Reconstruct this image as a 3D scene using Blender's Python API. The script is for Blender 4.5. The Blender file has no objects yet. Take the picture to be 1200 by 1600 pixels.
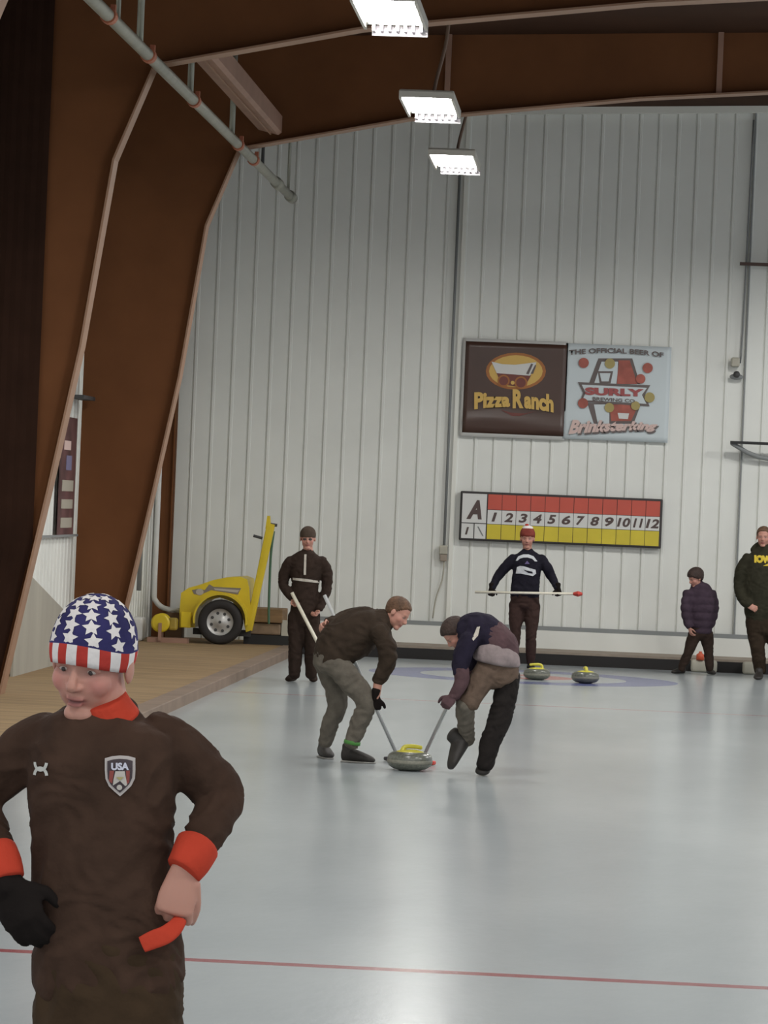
import bpy, bmesh, math, random
from mathutils import Vector, Matrix, noise
from mathutils.bvhtree import BVHTree
random.seed(4)
V = Vector
SC = bpy.context.scene
COL = SC.collection

# ------------------------------------------------------------------ camera
F = 5920.0            # focal length in pixels of the 1200 x 1600 frame
HC = 1.99             # lens height above the ice
ROLL = 0.042
cam_d = bpy.data.cameras.new('camera'); cam = bpy.data.objects.new('camera', cam_d); COL.objects.link(cam)
cam_d.sensor_fit = 'VERTICAL'; cam_d.sensor_height = 24.0; cam_d.lens = 24.0 * F / 1600.0
cam_d.clip_start = 0.1; cam_d.clip_end = 300
Yc = V((350 / F, 0, -1)).normalized()                    # the rink's long axis, seen from the lens
Zc = V((math.sin(ROLL), math.cos(ROLL), 0)); Zc = (Zc - Yc * Zc.dot(Yc)).normalized()
Xc = Yc.cross(Zc)
RW = Matrix((Xc, Yc, Zc))                                # camera to world
cam.matrix_world = Matrix.Translation((0, 0, HC)) @ RW.to_4x4()
SC.camera = cam

def P(px, py, Y):
    """point of the hall at depth Y seen at photo pixel px, py"""
    d = RW @ V(((px - 600) / F, -(py - 800) / F, -1))
    d *= Y / d.y
    return V((d.x, Y, HC + d.z))

# ------------------------------------------------------------------ world, exposure, lamps
w = bpy.data.worlds.new('world'); SC.world = w; w.use_nodes = True
bg = w.node_tree.nodes['Background']; bg.inputs[0].default_value = (0.92, 0.96, 1.0, 1); bg.inputs[1].default_value = 0.66
SC.view_settings.view_transform = 'Standard'; SC.view_settings.look = 'None'
SC.view_settings.exposure = 0.27; SC.view_settings.gamma = 1.0
LAMP_E = 44.0
ROW_X = -1.95
def bay_or_fill(x, y, z, k=1.0):
    l = bpy.data.lights.new('bay_or_fill_light', 'SPOT'); l.shadow_soft_size = 0.3; l.spot_size = math.radians(170); l.spot_blend = 0.35
    l.energy = 420.0 * k; l.color = (1.0, 0.985, 0.95)
    o = bpy.data.objects.new('bay_or_fill_light', l); COL.objects.link(o); o.location = (x, y, z)
for y, k in ((4.6, 0.5), (11.5, 0.7), (18.0, 1.0), (24.5, 1.0)): bay_or_fill(ROW_X, y, 6.0, k)          # the row goes on towards the viewer
for x in (2.9, 7.6):                                            # the rows over the next two sheets
    for y, k in ((4.6, 0.55), (14.0, 0.8), (24.0, 1.0), (34.0, 1.25), (43.5, 1.05)): bay_or_fill(x, y, 6.2, k)
for x in (-2.2, 1.8): bay_or_fill(x, -1.2, 3.4, 0.45)              # added fill lamps behind the viewer, lighting the boy's face

# ------------------------------------------------------------------ materials
def mat(name, col, rough=0.8, noise_amt=0.0, nscale=8.0, bump=0.0, bscale=40.0, metal=0.0, spec=0.5, coord='Object', stretch=(1,1,1), sheen=0.0):
    m = bpy.data.materials.new(name); m.use_nodes = True
    nt = m.node_tree; b = nt.nodes['Principled BSDF']
    b.inputs['Base Color'].default_value = (*col, 1); b.inputs['Roughness'].default_value = rough
    b.inputs['Metallic'].default_value = metal; b.inputs['Specular IOR Level'].default_value = spec
    if sheen: b.inputs['Sheen Weight'].default_value = sheen
    if noise_amt or bump:
        tc = nt.nodes.new('ShaderNodeTexCoord'); mp = nt.nodes.new('ShaderNodeMapping')
        mp.inputs['Scale'].default_value = stretch
        nt.links.new(tc.outputs[coord], mp.inputs[0])
    if noise_amt:
        n = nt.nodes.new('ShaderNodeTexNoise'); n.inputs['Scale'].default_value = nscale; n.inputs['Detail'].default_value = 5
        r = nt.nodes.new('ShaderNodeValToRGB')
        r.color_ramp.elements[0].position = 0.3; r.color_ramp.elements[1].position = 0.7
        r.color_ramp.elements[0].color = (*[c * (1 - noise_amt) for c in col], 1)
        r.color_ramp.elements[1].color = (*[min(1, c * (1 + noise_amt)) for c in col], 1)
        nt.links.new(mp.outputs[0], n.inputs[0]); nt.links.new(n.outputs[0], r.inputs[0]); nt.links.new(r.outputs[0], b.inputs['Base Color'])
    if bump:
        n2 = nt.nodes.new('ShaderNodeTexNoise'); n2.inputs['Scale'].default_value = bscale; n2.inputs['Detail'].default_value = 3
        bp = nt.nodes.new('ShaderNodeBump'); bp.inputs['Strength'].default_value = bump; bp.inputs['Distance'].default_value = 0.02
        nt.links.new(mp.outputs[0], n2.inputs[0]); nt.links.new(n2.outputs[0], bp.inputs['Height']); nt.links.new(bp.outputs[0], b.inputs['Normal'])
    return m
def emis(name, col, s):
    m = bpy.data.materials.new(name); m.use_nodes = True; nt = m.node_tree
    nt.nodes.remove(nt.nodes['Principled BSDF']); e = nt.nodes.new('ShaderNodeEmission')
    e.inputs[0].default_value = (*col, 1); e.inputs[1].default_value = s
    nt.links.new(e.outputs[0], nt.nodes['Material Output'].inputs[0]); return m

M = {}
M['liner'] = mat('white_liner', (0.74, 0.75, 0.71), 0.45, 0.04, 1.2)
M['liner_trim'] = mat('liner_trim', (0.76, 0.76, 0.70), 0.5)
M['rail_grey'] = mat('rail_grey', (0.22, 0.23, 0.23), 0.6)
M['sill'] = mat('sill_tan', (0.30, 0.25, 0.20), 0.7, 0.1)
M['bumper'] = mat('bumper_black', (0.012, 0.010, 0.010), 0.7)
M['steel'] = mat('brown_steel', (0.155, 0.062, 0.025), 0.75, 0.12, 1.5, spec=0.12)
M['flange'] = mat('brown_flange_lit', (0.30, 0.17, 0.105), 0.5, 0.08, 2)  # lighter than the web: light caught on the flange is put into the colour
M['roof'] = mat('roof_brown', (0.05, 0.024, 0.014), 0.8, 0.2, 0.7, spec=0.1)
M['strut'] = mat('strut_brown', (0.30, 0.17, 0.12), 0.6, 0.1, 3)
M['dark_band'] = mat('dark_band', (0.030, 0.014, 0.009), 0.9, 0.2, 2, spec=0.1)
M['galv'] = mat('galvanised', (0.30, 0.30, 0.25), 0.45, 0.12, 6, metal=0.4)
M['clamp'] = mat('clamp_red', (0.38, 0.12, 0.06), 0.6)
M['board'] = mat('border_board', (0.21, 0.15, 0.11), 0.7, 0.15, 3)
M['white_paint'] = mat('white_paint', (0.62, 0.62, 0.60), 0.5, 0.05, 4)
M['grey_board'] = mat('grey_board', (0.34, 0.32, 0.27), 0.7, 0.12, 2, stretch=(1, 1, 0.3))
M['yellow'] = mat('machine_yellow', (0.62, 0.46, 0.02), 0.35, 0.1, 4)
M['rubber'] = mat('rubber', (0.018, 0.015, 0.014), 0.75)
M['silver'] = mat('silver_rim', (0.48, 0.47, 0.45), 0.35, metal=0.3)
M['dark_grey'] = mat('dark_grey', (0.05, 0.05, 0.05), 0.6)
M['wood'] = mat('old_wood', (0.20, 0.12, 0.055), 0.8, 0.3, 6, stretch=(0.3, 1, 3))
M['black'] = mat('black', (0.01, 0.01, 0.01), 0.6)
M['green_hose'] = mat('green_hose', (0.05, 0.12, 0.07), 0.6)
M['granite'] = mat('granite', (0.125, 0.13, 0.105), 0.28, 0.35, 60, spec=0.6)
M['band'] = mat('striking_band', (0.21, 0.205, 0.165), 0.6, 0.15, 60)
M['stone_yellow'] = mat('stone_handle_yellow', (0.62, 0.56, 0.07), 0.35)
M['orange_plastic'] = mat('orange_plastic', (0.62, 0.10, 0.04), 0.5)
M['box_white'] = mat('box_white', (0.42, 0.40, 0.33), 0.6, 0.08, 8)
M['shaft_white'] = mat('shaft_white', (0.72, 0.68, 0.56), 0.35)
M['shaft_grey'] = mat('shaft_grey', (0.42, 0.43, 0.43), 0.35)
M['brush_red'] = mat('brush_red', (0.55, 0.06, 0.045), 0.7)
M['brush_dark'] = mat('brush_dark', (0.05, 0.045, 0.05), 0.7)
M['led'] = emis('led_panel', (1.0, 0.985, 0.95), LAMP_E)
M['fixture'] = mat('fixture_white', (0.62, 0.60, 0.54), 0.4)
M['fixture_fin'] = mat('fixture_fin', (0.60, 0.56, 0.60), 0.3)
M['cable'] = mat('cable_brown', (0.20, 0.13, 0.09), 0.6)

def cloth(name, col, na=0.18, rough=0.9, bump=0.35):
    return mat(name, col, rough, na, 14, bump, 22, spec=0.12)
M['boy_shirt'] = cloth('black_shirt', (0.050, 0.028, 0.019))
M['boy_pants'] = cloth('dark_trousers', (0.044, 0.027, 0.015))
M['orange'] = cloth('orange_trim', (0.46, 0.050, 0.026), 0.08)
M['black_glove'] = cloth('black_glove', (0.012, 0.009, 0.008))
M['navy'] = cloth('navy_knit', (0.035, 0.032, 0.11), 0.25)
M['knit_red'] = cloth('red_knit', (0.42, 0.045, 0.035), 0.1)
M['knit_white'] = cloth('white_knit', (0.70, 0.66, 0.64), 0.05)
M['brown_jacket'] = cloth('brown_black_jacket', (0.040, 0.028, 0.020))
M['grey_pants'] = cloth('grey_trousers', (0.125, 0.110, 0.090))
M['shoe'] = mat('dark_shoe', (0.022, 0.018, 0.015), 0.6)
M['sole'] = mat('shoe_sole', (0.30, 0.29, 0.27), 0.6)
M['navy_jacket'] = cloth('navy_black_jacket', (0.018, 0.015, 0.028))
M['purple_jacket'] = cloth('plum_jacket', (0.085, 0.050, 0.055))
M['pink_shirt'] = cloth('pale_shirt', (0.25, 0.205, 0.205))
M['brown_pants'] = cloth('brown_trousers', (0.115, 0.080, 0.060))
M['black_pants'] = cloth('black_trousers', (0.018, 0.015, 0.014))
M['dark_brown'] = cloth('dark_brown_suit', (0.034, 0.022, 0.017))
M['piping'] = mat('pale_piping', (0.50, 0.46, 0.40), 0.7)
M['sweat_navy'] = cloth('navy_sweatshirt', (0.014, 0.013, 0.020))
M['print_white'] = mat('white_print', (0.52, 0.54, 0.56), 0.7)
M['puffer'] = cloth('purple_puffer', (0.050, 0.034, 0.048), bump=0.2)
M['hoodie'] = cloth('dark_green_hoodie', (0.030, 0.028, 0.018))
M['print_yellow'] = mat('yellow_print', (0.60, 0.44, 0.03), 0.7)
M['hair_brown'] = mat('brown_hair', (0.105, 0.052, 0.026), 0.7, 0.35, 25, 0.5, 60)
M['hair_dark'] = mat('dark_hair', (0.035, 0.018, 0.013), 0.7, 0.3, 25, 0.5, 60)
M['cap_grey'] = cloth('brown_grey_cap', (0.070, 0.050, 0.038))
M['eye_white'] = mat('eye_white', (0.42, 0.36, 0.32), 0.3)
M['iris'] = mat('iris', (0.03, 0.022, 0.02), 0.3)
M['lens_dark'] = mat('glasses', (0.05, 0.035, 0.03), 0.3)
M['neon'] = mat('neon_green', (0.06, 0.22, 0.04), 0.6)

def skin_mat():
    m = bpy.data.materials.new('skin'); m.use_nodes = True; nt = m.node_tree; b = nt.nodes['Principled BSDF']
    a = nt.nodes.new('ShaderNodeAttribute'); a.attribute_name = 'tint'
    nt.links.new(a.outputs['Color'], b.inputs['Base Color'])
    b.inputs['Roughness'].default_value = 0.55
    b.inputs['Subsurface Weight'].default_value = 0.12; b.inputs['Subsurface Radius'].default_value = (0.02, 0.008, 0.004)
    b.inputs['Subsurface Scale'].default_value = 0.4
    return m
M['skin'] = skin_mat()

# ------------------------------------------------------------------ mesh helpers
def link_mesh(name, me, m=None, parent=None, smooth=False):
    o = bpy.data.objects.new(name, me); COL.objects.link(o)
    if m is not None:
        for mm in (m if isinstance(m, (list, tuple)) else [m]): me.materials.append(mm)
    if parent is not None: o.parent = parent; o.matrix_parent_inverse = parent.matrix_world.inverted()
    if smooth: me.polygons.foreach_set('use_smooth', [True] * len(me.polygons))
    return o
def obj(name, bm, m=None, parent=None, smooth=False, normals=True):
    if normals: bmesh.ops.recalc_face_normals(bm, faces=bm.faces[:])
    me = bpy.data.meshes.new(name); bm.to_mesh(me); bm.free()
    return link_mesh(name, me, m, parent, smooth)
def tag(o, label, cat, group=None):
    o['label'] = label; o['category'] = cat
    if group: o['group'] = group
    return o
def struct(name, bm, m, smooth=False):
    o = obj(name, bm, m, None, smooth); o['kind'] = 'structure'; return o
def thing(name, label, cat, loc, group=None):
    o = bpy.data.objects.new(name, None); COL.objects.link(o); o.location = loc
    o.matrix_world = Matrix.Translation(loc)
    o.empty_display_size = 0.1
    return tag(o, label, cat, group)
def box(bm, x0, x1, y0, y1, z0, z1, bev=0.0):
    r = bmesh.ops.create_cube(bm, size=1.0)
    for v in r['verts']:
        v.co = V(((x0 + x1) / 2 + v.co.x * (x1 - x0), (y0 + y1) / 2 + v.co.y * (y1 - y0), (z0 + z1) / 2 + v.co.z * (z1 - z0)))
    if bev:
        es = list({e for v in r['verts'] for e in v.link_edges})
        bmesh.ops.bevel(bm, geom=es, offset=bev, segments=2, affect='EDGES', profile=0.5)
    return bm
def B(*a, **k):
    bm = bmesh.new(); return box(bm, *a, **k)
def prism(bm, pts, axis, a0, a1):
    """closed outline extruded along an axis ('Y': pts are x,z)"""
    lo, hi = [], []
    for (p, q) in pts:
        for lst, a in ((lo, a0), (hi, a1)):
            lst.append(bm.verts.new({'Y': (p, a, q), 'X': (a, p, q), 'Z': (p, q, a)}[axis]))
    n = len(pts)
    f1 = bm.faces.new(lo); f2 = bm.faces.new(hi[::-1])
    for i in range(n): bm.faces.new((lo[i], hi[i], hi[(i + 1) % n], lo[(i + 1) % n]))
    f1.normal_update(); f2.normal_update()
    bmesh.ops.triangulate(bm, faces=[f1, f2], ngon_method='EAR_CLIP')
    return bm
def catmull(pts, k):
    if k <= 1 or len(pts) < 3: return pts
    out = []; n = len(pts)
    for i in range(n - 1):
        p0 = pts[max(i - 1, 0)]; p1 = pts[i]; p2 = pts[i + 1]; p3 = pts[min(i + 2, n - 1)]
        for j in range(k):
            t = j / k
            out.append(tuple(0.5 * (2 * b + (c - a) * t + (2 * a - 5 * b + 4 * c - d) * t * t + (-a + 3 * b - 3 * c + d) * t ** 3) for a, b, c, d in zip(p0, p1, p2, p3)))
    out.append(pts[-1]); return out
def loft(bm, data, side=(1, 0, 0), n=18, k=4, dome=(0.6, 0.6), sq=2.0, scale=1.0):
    """data: list of (x,y,z,a,b); closed tube of elliptical rings, a along side, rounded ends"""
    data = catmull([tuple(d) for d in data], k)
    pts = [V(d[:3]) for d in data]; side = V(side).normalized()
    rings = []
    def fr(i):
        t = (pts[min(i + 1, len(pts) - 1)] - pts[max(i - 1, 0)]).normalized()
        s = side - t * side.dot(t)
        if s.length < 0.05: s = V((0, 1, 0)) - t * t.y
        s.normalize(); return t, s, t.cross(s)
    def ring(c, s, u, a, b):
        vs = []
        for j in range(n):
            th = 2 * math.pi * j / n; cs, sn = math.cos(th), math.sin(th)
            e = 2.0 / sq
            vs.append(bm.verts.new(c + s * a * math.copysign(abs(cs) ** e, cs) + u * b * math.copysign(abs(sn) ** e, sn)))
        rings.append(vs)
    N = len(pts)
    for i in range(N):
        a, b = max(data[i][3], 0.002) * scale, max(data[i][4], 0.002) * scale
        t, s, u = fr(i)
        if i == 0 and dome[0] > 0:
            for ph in (72, 45, 20):
                r = math.radians(ph); ring(pts[0] - t * math.sin(r) * min(a, b) * dome[0], s, u, a * math.cos(r), b * math.cos(r))
        ring(pts[i], s, u, a, b)
        if i == N - 1 and dome[1] > 0:
            for ph in (20, 45, 72):
                r = math.radians(ph); ring(pts[i] + t * math.sin(r) * min(a, b) * dome[1], s, u, a * math.cos(r), b * math.cos(r))
    for r0, r1 in zip(rings, rings[1:]):
        for j in range(n): bm.faces.new((r0[j], r0[(j + 1) % n], r1[(j + 1) % n], r1[j]))
    bm.faces.new(rings[0][::-1]); bm.faces.new(rings[-1])
    return bm
def tube(bm, pts, r, n=10, k=1):
    return loft(bm, [(*p, r, r) for p in pts], side=(0.3, 0.1, 0.9) if abs((V(pts[-1]) - V(pts[0])).normalized().z) < 0.8 else (1, 0, 0), n=n, k=k, dome=(0, 0))
def ellipsoid(bm, c, rad, R=None, seg=20):
    r = bmesh.ops.create_uvsphere(bm, u_segments=seg, v_segments=seg // 2 + 2, radius=1.0)
    for v in r['verts']:
        p = V((v.co.x * rad[0], v.co.y * rad[1], v.co.z * rad[2]))
        v.co = V(c) + (R @ p if R is not None else p)
    return bm
def lathe(bm, prof, c, n=40, axis='Z', closed=False):
    rings = []
    for (r, h) in prof:
        vs = []
        for j in range(n):
            th = 2 * math.pi * j / n
            p = {'Z': V((r * math.cos(th), r * math.sin(th), h)), 'Y': V((r * math.cos(th), h, r * math.sin(th))), 'X': V((h, r * math.cos(th), r * math.sin(th)))}[axis]
            vs.append(bm.verts.new(V(c) + p))
        rings.append(vs)
    for a, b in zip(rings, rings[1:]):
        for j in range(n): bm.faces.new((a[j], a[(j + 1) % n], b[(j + 1) % n], b[j]))
    if closed:
        for j in range(n): bm.faces.new((rings[-1][j], rings[-1][(j + 1) % n], rings[0][(j + 1) % n], rings[0][j]))
    else: bm.faces.new(rings[0][::-1]); bm.faces.new(rings[-1])
    return bm
def remesh(bm, voxel, iters=3):
    bmesh.ops.recalc_face_normals(bm, faces=bm.faces[:])
    me = bpy.data.meshes.new('t'); bm.to_mesh(me); bm.free()
    o = bpy.data.objects.new('t', me); COL.objects.link(o)
    md = o.modifiers.new('r', 'REMESH'); md.mode = 'VOXEL'; md.voxel_size = voxel
    dg = bpy.context.evaluated_depsgraph_get(); dg.update()
    me2 = bpy.data.meshes.new_from_object(o.evaluated_get(dg))
    bpy.data.objects.remove(o); bpy.data.meshes.remove(me)
    b2 = bmesh.new(); b2.from_mesh(me2); bpy.data.meshes.remove(me2)
    for _ in range(iters): bmesh.ops.smooth_vert(b2, verts=b2.verts[:], factor=0.5, use_axis_x=True, use_axis_y=True, use_axis_z=True)
    return b2
def wrinkle(bm, amp, freq, seed=0.0):
    bm.normal_update()
    for v in bm.verts:
        p = v.co * freq + V((seed, seed * 1.7, 0))
        q = noise.noise(p * 0.6 + V((3, 1, 7)))
        d = noise.noise(V((p.x + q * 1.5, p.y, p.z * 1.6 + q * 2)))
        d = 1 - abs(d) * 2.6
        v.co += v.normal * amp * (d * 0.7 - 0.35)

# flat art on a surface -----------------------------------------------------
def art_poly(bm, pts):
    vs = [bm.verts.new(p) for p in pts]
    f = bm.faces.new(vs); f.normal_update(); bmesh.ops.triangulate(bm, faces=[f], ngon_method='EAR_CLIP')
def thicken(o, t):
    md = o.modifiers.new('thickness', 'SOLIDIFY'); md.thickness = t; md.offset = 0
def text_bm(s, shear=0.0, bold=0.0):
    c = bpy.data.curves.new('txt', 'FONT'); c.body = s; c.shear = shear; c.offset = bold; c.resolution_u = 4
    o = bpy.data.objects.new('txt', c); COL.objects.link(o)
    dg = bpy.context.evaluated_depsgraph_get(); dg.update()
    me = bpy.data.meshes.new_from_object(o.evaluated_get(dg))
    bpy.data.objects.remove(o); bpy.data.curves.remove(c)
    bm = bmesh.new(); bm.from_mesh(me); bpy.data.meshes.remove(me)
    xs = [v.co.x for v in bm.verts]; ys = [v.co.y for v in bm.verts]
    x0, x1, y0, y1 = min(xs), max(xs), min(ys), max(ys)
    for v in bm.verts: v.co = V(((v.co.x - x0) / (x1 - x0), (v.co.y - y0) / (y1 - y0), 0))
    return bm
def text_on(parent, name, s, m, fn, shear=0.0, bold=0.0, label=None):
    """fn maps (u, v) in the text box to a point of the hall"""
    bm = text_bm(s, shear, bold)
    for v in bm.verts: v.co = fn(v.co.x, v.co.y)
    o = obj(name, bm, m, parent, normals=False)
    if label: o['label'] = label
    return o
def quad_fn(tl, tr, bl, br, Y, arc=0.0):
    def fn(u, v):
        t = V(tl).lerp(V(tr), u); b = V(bl).lerp(V(br), u)
        p = b.lerp(t, v); return P(p.x, p.y - arc * 4 * u * (1 - u), Y)
    return fn

# =================================================================== SETTING
ICE_X0, ICE_X1, ICE_Y0, ICE_Y1 = -3.9, 11.0, 2.5, 48.6
WALL_Y = 49.9
SIDE_X = -5.93
TEE_Y, TEE_X = 44.85, -0.92

def ice_mat():
    m = bpy.data.materials.new('ice'); m.use_nodes = True; nt = m.node_tree; b = nt.nodes['Principled BSDF']
    N, Lk = nt.nodes.new, nt.links.new
    tc = N('ShaderNodeTexCoord'); sep = N('ShaderNodeSeparateXYZ'); Lk(tc.outputs['Object'], sep.inputs[0])
    def mth(op, a, b_=None):
        n = N('ShaderNodeMath'); n.operation = op
        for i, x in enumerate((a, b_)):
            if x is None: continue
            if isinstance(x, (int, float)): n.inputs[i].default_value = x
            else: Lk(x, n.inputs[i])
        return n.outputs[0]
    def mix(fac, c1, c2, sock=True):
        n = N('ShaderNodeMix'); n.data_type = 'RGBA'
        Lk(fac, n.inputs[0])
        if sock: Lk(c1, n.inputs[6])
        else: n.inputs[6].default_value = (*c1, 1)
        n.inputs[7].default_value = (*c2, 1); return n.outputs[2]
    nz = N('ShaderNodeTexNoise'); nz.inputs['Scale'].default_value = 0.7; nz.inputs['Detail'].default_value = 4
    mp = N('ShaderNodeMapping'); mp.inputs['Scale'].default_value = (1, 0.35, 1); Lk(tc.outputs['Object'], mp.inputs[0]); Lk(mp.outputs[0], nz.inputs[0])
    rp = N('ShaderNodeValToRGB'); rp.color_ramp.elements[0].color = (0.34, 0.375, 0.39, 1); rp.color_ramp.elements[1].color = (0.42, 0.455, 0.465, 1)
    rp.color_ramp.elements[0].position = 0.3; rp.color_ramp.elements[1].position = 0.7; Lk(nz.outputs[0], rp.inputs[0])
    c = rp.outputs[0]
    dx = mth('SUBTRACT', sep.outputs[0], TEE_X); dy = mth('SUBTRACT', sep.outputs[1], TEE_Y)
    r = mth('SQRT', mth('ADD', mth('MULTIPLY', dx, dx), mth('MULTIPLY', dy, dy)))
    def band(v, lo, hi): return mth('MULTIPLY', mth('GREATER_THAN', v, lo), mth('LESS_THAN', v, hi))
    c = mix(band(r, 1.22, 1.83), c, (0.13, 0.15, 0.32))
    c = mix(band(r, 0.15, 0.61), c, (0.42, 0.13, 0.12))
    c = mix(band(sep.outputs[1], 38.34, 38.46), c, (0.40, 0.29, 0.30))
    c = mix(band(sep.outputs[1], 16.09, 16.20), c, (0.29, 0.085, 0.095))
    Lk(c, b.inputs['Base Color'])
    b.inputs['Roughness'].default_value = 0.19; b.inputs['IOR'].default_value = 1.31
    n2 = N('ShaderNodeTexNoise'); n2.inputs['Scale'].default_value = 9; n2.inputs['Detail'].default_value = 4
    mp2 = N('ShaderNodeMapping'); mp2.inputs['Scale'].default_value = (1.6, 0.6, 1); Lk(tc.outputs['Object'], mp2.inputs[0]); Lk(mp2.outputs[0], n2.inputs[0])
    bp = N('ShaderNodeBump'); bp.inputs['Strength'].default_value = 0.12; bp.inputs['Distance'].default_value = 0.01
    Lk(n2.outputs[0], bp.inputs['Height']); Lk(bp.outputs[0], b.inputs['Normal'])
    return m
bm = B(ICE_X0, ICE_X1, ICE_Y0, ICE_Y1, -0.08, 0.0)
struct('floor', bm, ice_mat())

def walk_mat():
    m = mat('walkway_tan', (0.265, 0.175, 0.085), 0.85, 0.22, 2.2, 0.2, 20, stretch=(0.5, 3.0, 1))
    return m
struct('floor.001', B(-6.1, -4.10, 3.0, WALL_Y, -0.08, 0.10), walk_mat())
struct('trim_1', B(-4.10, ICE_X0, 3.0, WALL_Y, -0.08, 0.105, bev=0.008), M['board'])
struct('floor.002', B(-4.10, ICE_X1, ICE_Y1, WALL_Y, -0.08, -0.01), M['sill'])

# ribbed liner walls: a real folded sheet
def ribbed(axis, c0, c1, plane, out, z0, z1f, pitch=0.250, d=0.016, w=0.050):
    bm = bmesh.new(); prof = []; x = c0
    while x < c1:
        prof += [(x, 0), (x + pitch - 0.066, 0), (x + pitch - 0.062, -0.016), (x + pitch - 0.048, -0.016), (x + pitch - 0.044, 0), (x + pitch - 0.036, 0.008), (x + pitch - 0.008, 0.008)]
        x += pitch
    prof.append((x, 0))
    prev = None
    for (c, o) in prof:
        if axis == 'X':
            a = bm.verts.new((c, plane + out * o, z0)); b = bm.verts.new((c, plane + out * o, z1f(c)))
        else:
            a = bm.verts.new((plane + out * o, c, z0)); b = bm.verts.new((plane + out * o, c, z1f(c)))
        if prev: bm.faces.new((prev[0], a, b, prev[1]))
        prev = (a, b)
    return bm
def roof_z(x): return 7.22 + 0.042 * (x + 2.2)
wall = ribbed('X', -6.0, 11.0, WALL_Y, -1, 0.0, lambda x: roof_z(x) + 0.05)
o = struct('wall_back', wall, M['liner']); thicken(o, 0.004)
o = struct('wall_left', ribbed('Y', 20.0, WALL_Y, SIDE_X - 0.035, 1, 0.0, lambda y: 7.1), M['liner']); thicken(o, 0.004)
# roof deck with purlins
bm = bmesh.new()
prism(bm, [(-6.1, roof_z(-6.1)), (11, roof_z(11)), (11, roof_z(11) + 0.1), (-6.1, roof_z(-6.1) + 0.1)], 'Y', 3.0, WALL_Y + 0.1)
struct('ceiling', bm, M['roof'])
# trims of the back wall
bm = bmesh.new(); prism(bm, [(-6, roof_z(-6) - 0.09), (11, roof_z(11) - 0.09), (11, roof_z(11)), (-6, roof_z(-6))], 'Y', WALL_Y - 0.10, WALL_Y - 0.03)
struct('trim_2', bm, M['liner_trim'])
struct('trim_3', B(-4.1, 11, WALL_Y - 0.06, WALL_Y - 0.03, 0.40, 0.455), M['rail_grey'])
struct('trim_4', B(-4.1, 11, WALL_Y - 0.14, WALL_Y - 0.03, 0.0, 0.40), M['liner'])
struct('trim_5', B(-3.9, 11, 48.75, WALL_Y - 0.02, 0.135, 0.165), M['sill'])
struct('trim_6', B(-3.9, 11, 48.66, 48.9, -0.02, 0.135), M['bumper'])
def wall_pt(px, py): return P(px, py, WALL_Y)
# wide seam strips on the back wall
for i, (px, w_) in enumerate(((728, 0.05), (1176, 0.02))):
    x = wall_pt(px, 300).x
    struct('trim_%d' % (7 + i), B(x - w_ / 2, x + w_ / 2, WALL_Y - 0.05, WALL_Y, 0.45, roof_z(x) - 0.08), M['liner_trim'] if i == 0 else M['rail_grey'])

# ------------------------------------------------------------------ steel frames
INNER = [(-5.46, 0), (-5.09, 2.0), (-4.85, 3.3), (-4.62, 5.0), (-4.28, 5.88), (-2.4, 6.28), (0.16, 6.60), (1.57, 6.72), (4.0, 6.86), (11.0, 7.3)]
def steel_frame(Y, label, stiff=()):
    t = thing('steel_frame', label, 'steel frame', (SIDE_X, Y, 0.1))
    pts = [(SIDE_X + 0.001, 0.1)] + [(max(x, -5.9), max(z, 0.1)) for x, z in INNER] + [(11.0, roof_z(11)), (SIDE_X + 0.001, roof_z(SIDE_X))]
    obj('web', prism(bmesh.new(), pts, 'Y', Y - 0.005, Y + 0.005), M['steel'], t)
    bm = bmesh.new(); pr = []
    ins = [(x, max(z, 0.1)) for x, z in INNER]; off = []
    for i, (x, z) in enumerate(ins):
        a = V(ins[max(i - 1, 0)]); b = V(ins[min(i + 1, len(ins) - 1)]); d = (b - a).normalized(); n = V((d.y, -d.x))
        off.append((x + n.x * 0.02, z + n.y * 0.02))
    prism(bm, ins + off[::-1], 'Y', Y - 0.14, Y + 0.14)
    obj('inner_flange', bm, M['flange'], t)
    for px, zt in stiff:
        x = P(px, 120, Y).x
        zl = [z for (xx, z) in INNER]
        zb = next(z0 + (z1 - z0) * (x - x0) / (x1 - x0) for (x0, z0), (x1, z1) in zip(INNER, INNER[1:]) if x0 <= x <= x1 and x1 > -4)
        obj('stiffener', B(x - 0.03, x + 0.03, Y - 0.08, Y - 0.005, zb, roof_z(x)), M['strut'], t)
    return t
steel_frame(26.7, 'brown tapered steel frame nearest the viewer, above the top edge')
steel_frame(34.3, 'brown tapered steel frame at the far left with grey pipe crossing its haunch')
steel_frame(42.2, 'brown tapered steel frame in front of the white end wall, left of the yellow machine', ((700, 0), (1124, 0)))
t = thing('corner_column', 'narrow straight brown corner column beside the end wall', 'column', (-5.8, 49.6, 0.1))
obj('column_web', B(-5.93, -5.71, 49.58, 49.62, 0.10, 7.0), M['steel'], t)
obj('column_flange', B(-5.73, -5.71, 49.52, 49.74, 0.10, 7.0), M['steel'], t)
# added dark sheet in the nearest column's recess, standing in for a reflected dark band
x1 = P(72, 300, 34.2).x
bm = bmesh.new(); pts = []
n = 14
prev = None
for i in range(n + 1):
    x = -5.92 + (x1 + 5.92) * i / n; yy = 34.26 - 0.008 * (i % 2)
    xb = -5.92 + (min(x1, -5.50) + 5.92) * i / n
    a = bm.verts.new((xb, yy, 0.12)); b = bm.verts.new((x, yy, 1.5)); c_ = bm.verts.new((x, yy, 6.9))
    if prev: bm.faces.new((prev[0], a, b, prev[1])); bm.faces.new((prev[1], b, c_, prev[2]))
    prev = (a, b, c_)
o = tag(obj('dark_band_sheet', bm, M['dark_band']), 'added dark brown sheet for the dark band at the left edge, against the nearest column', 'added sheet'); thicken(o, 0.004)

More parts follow.
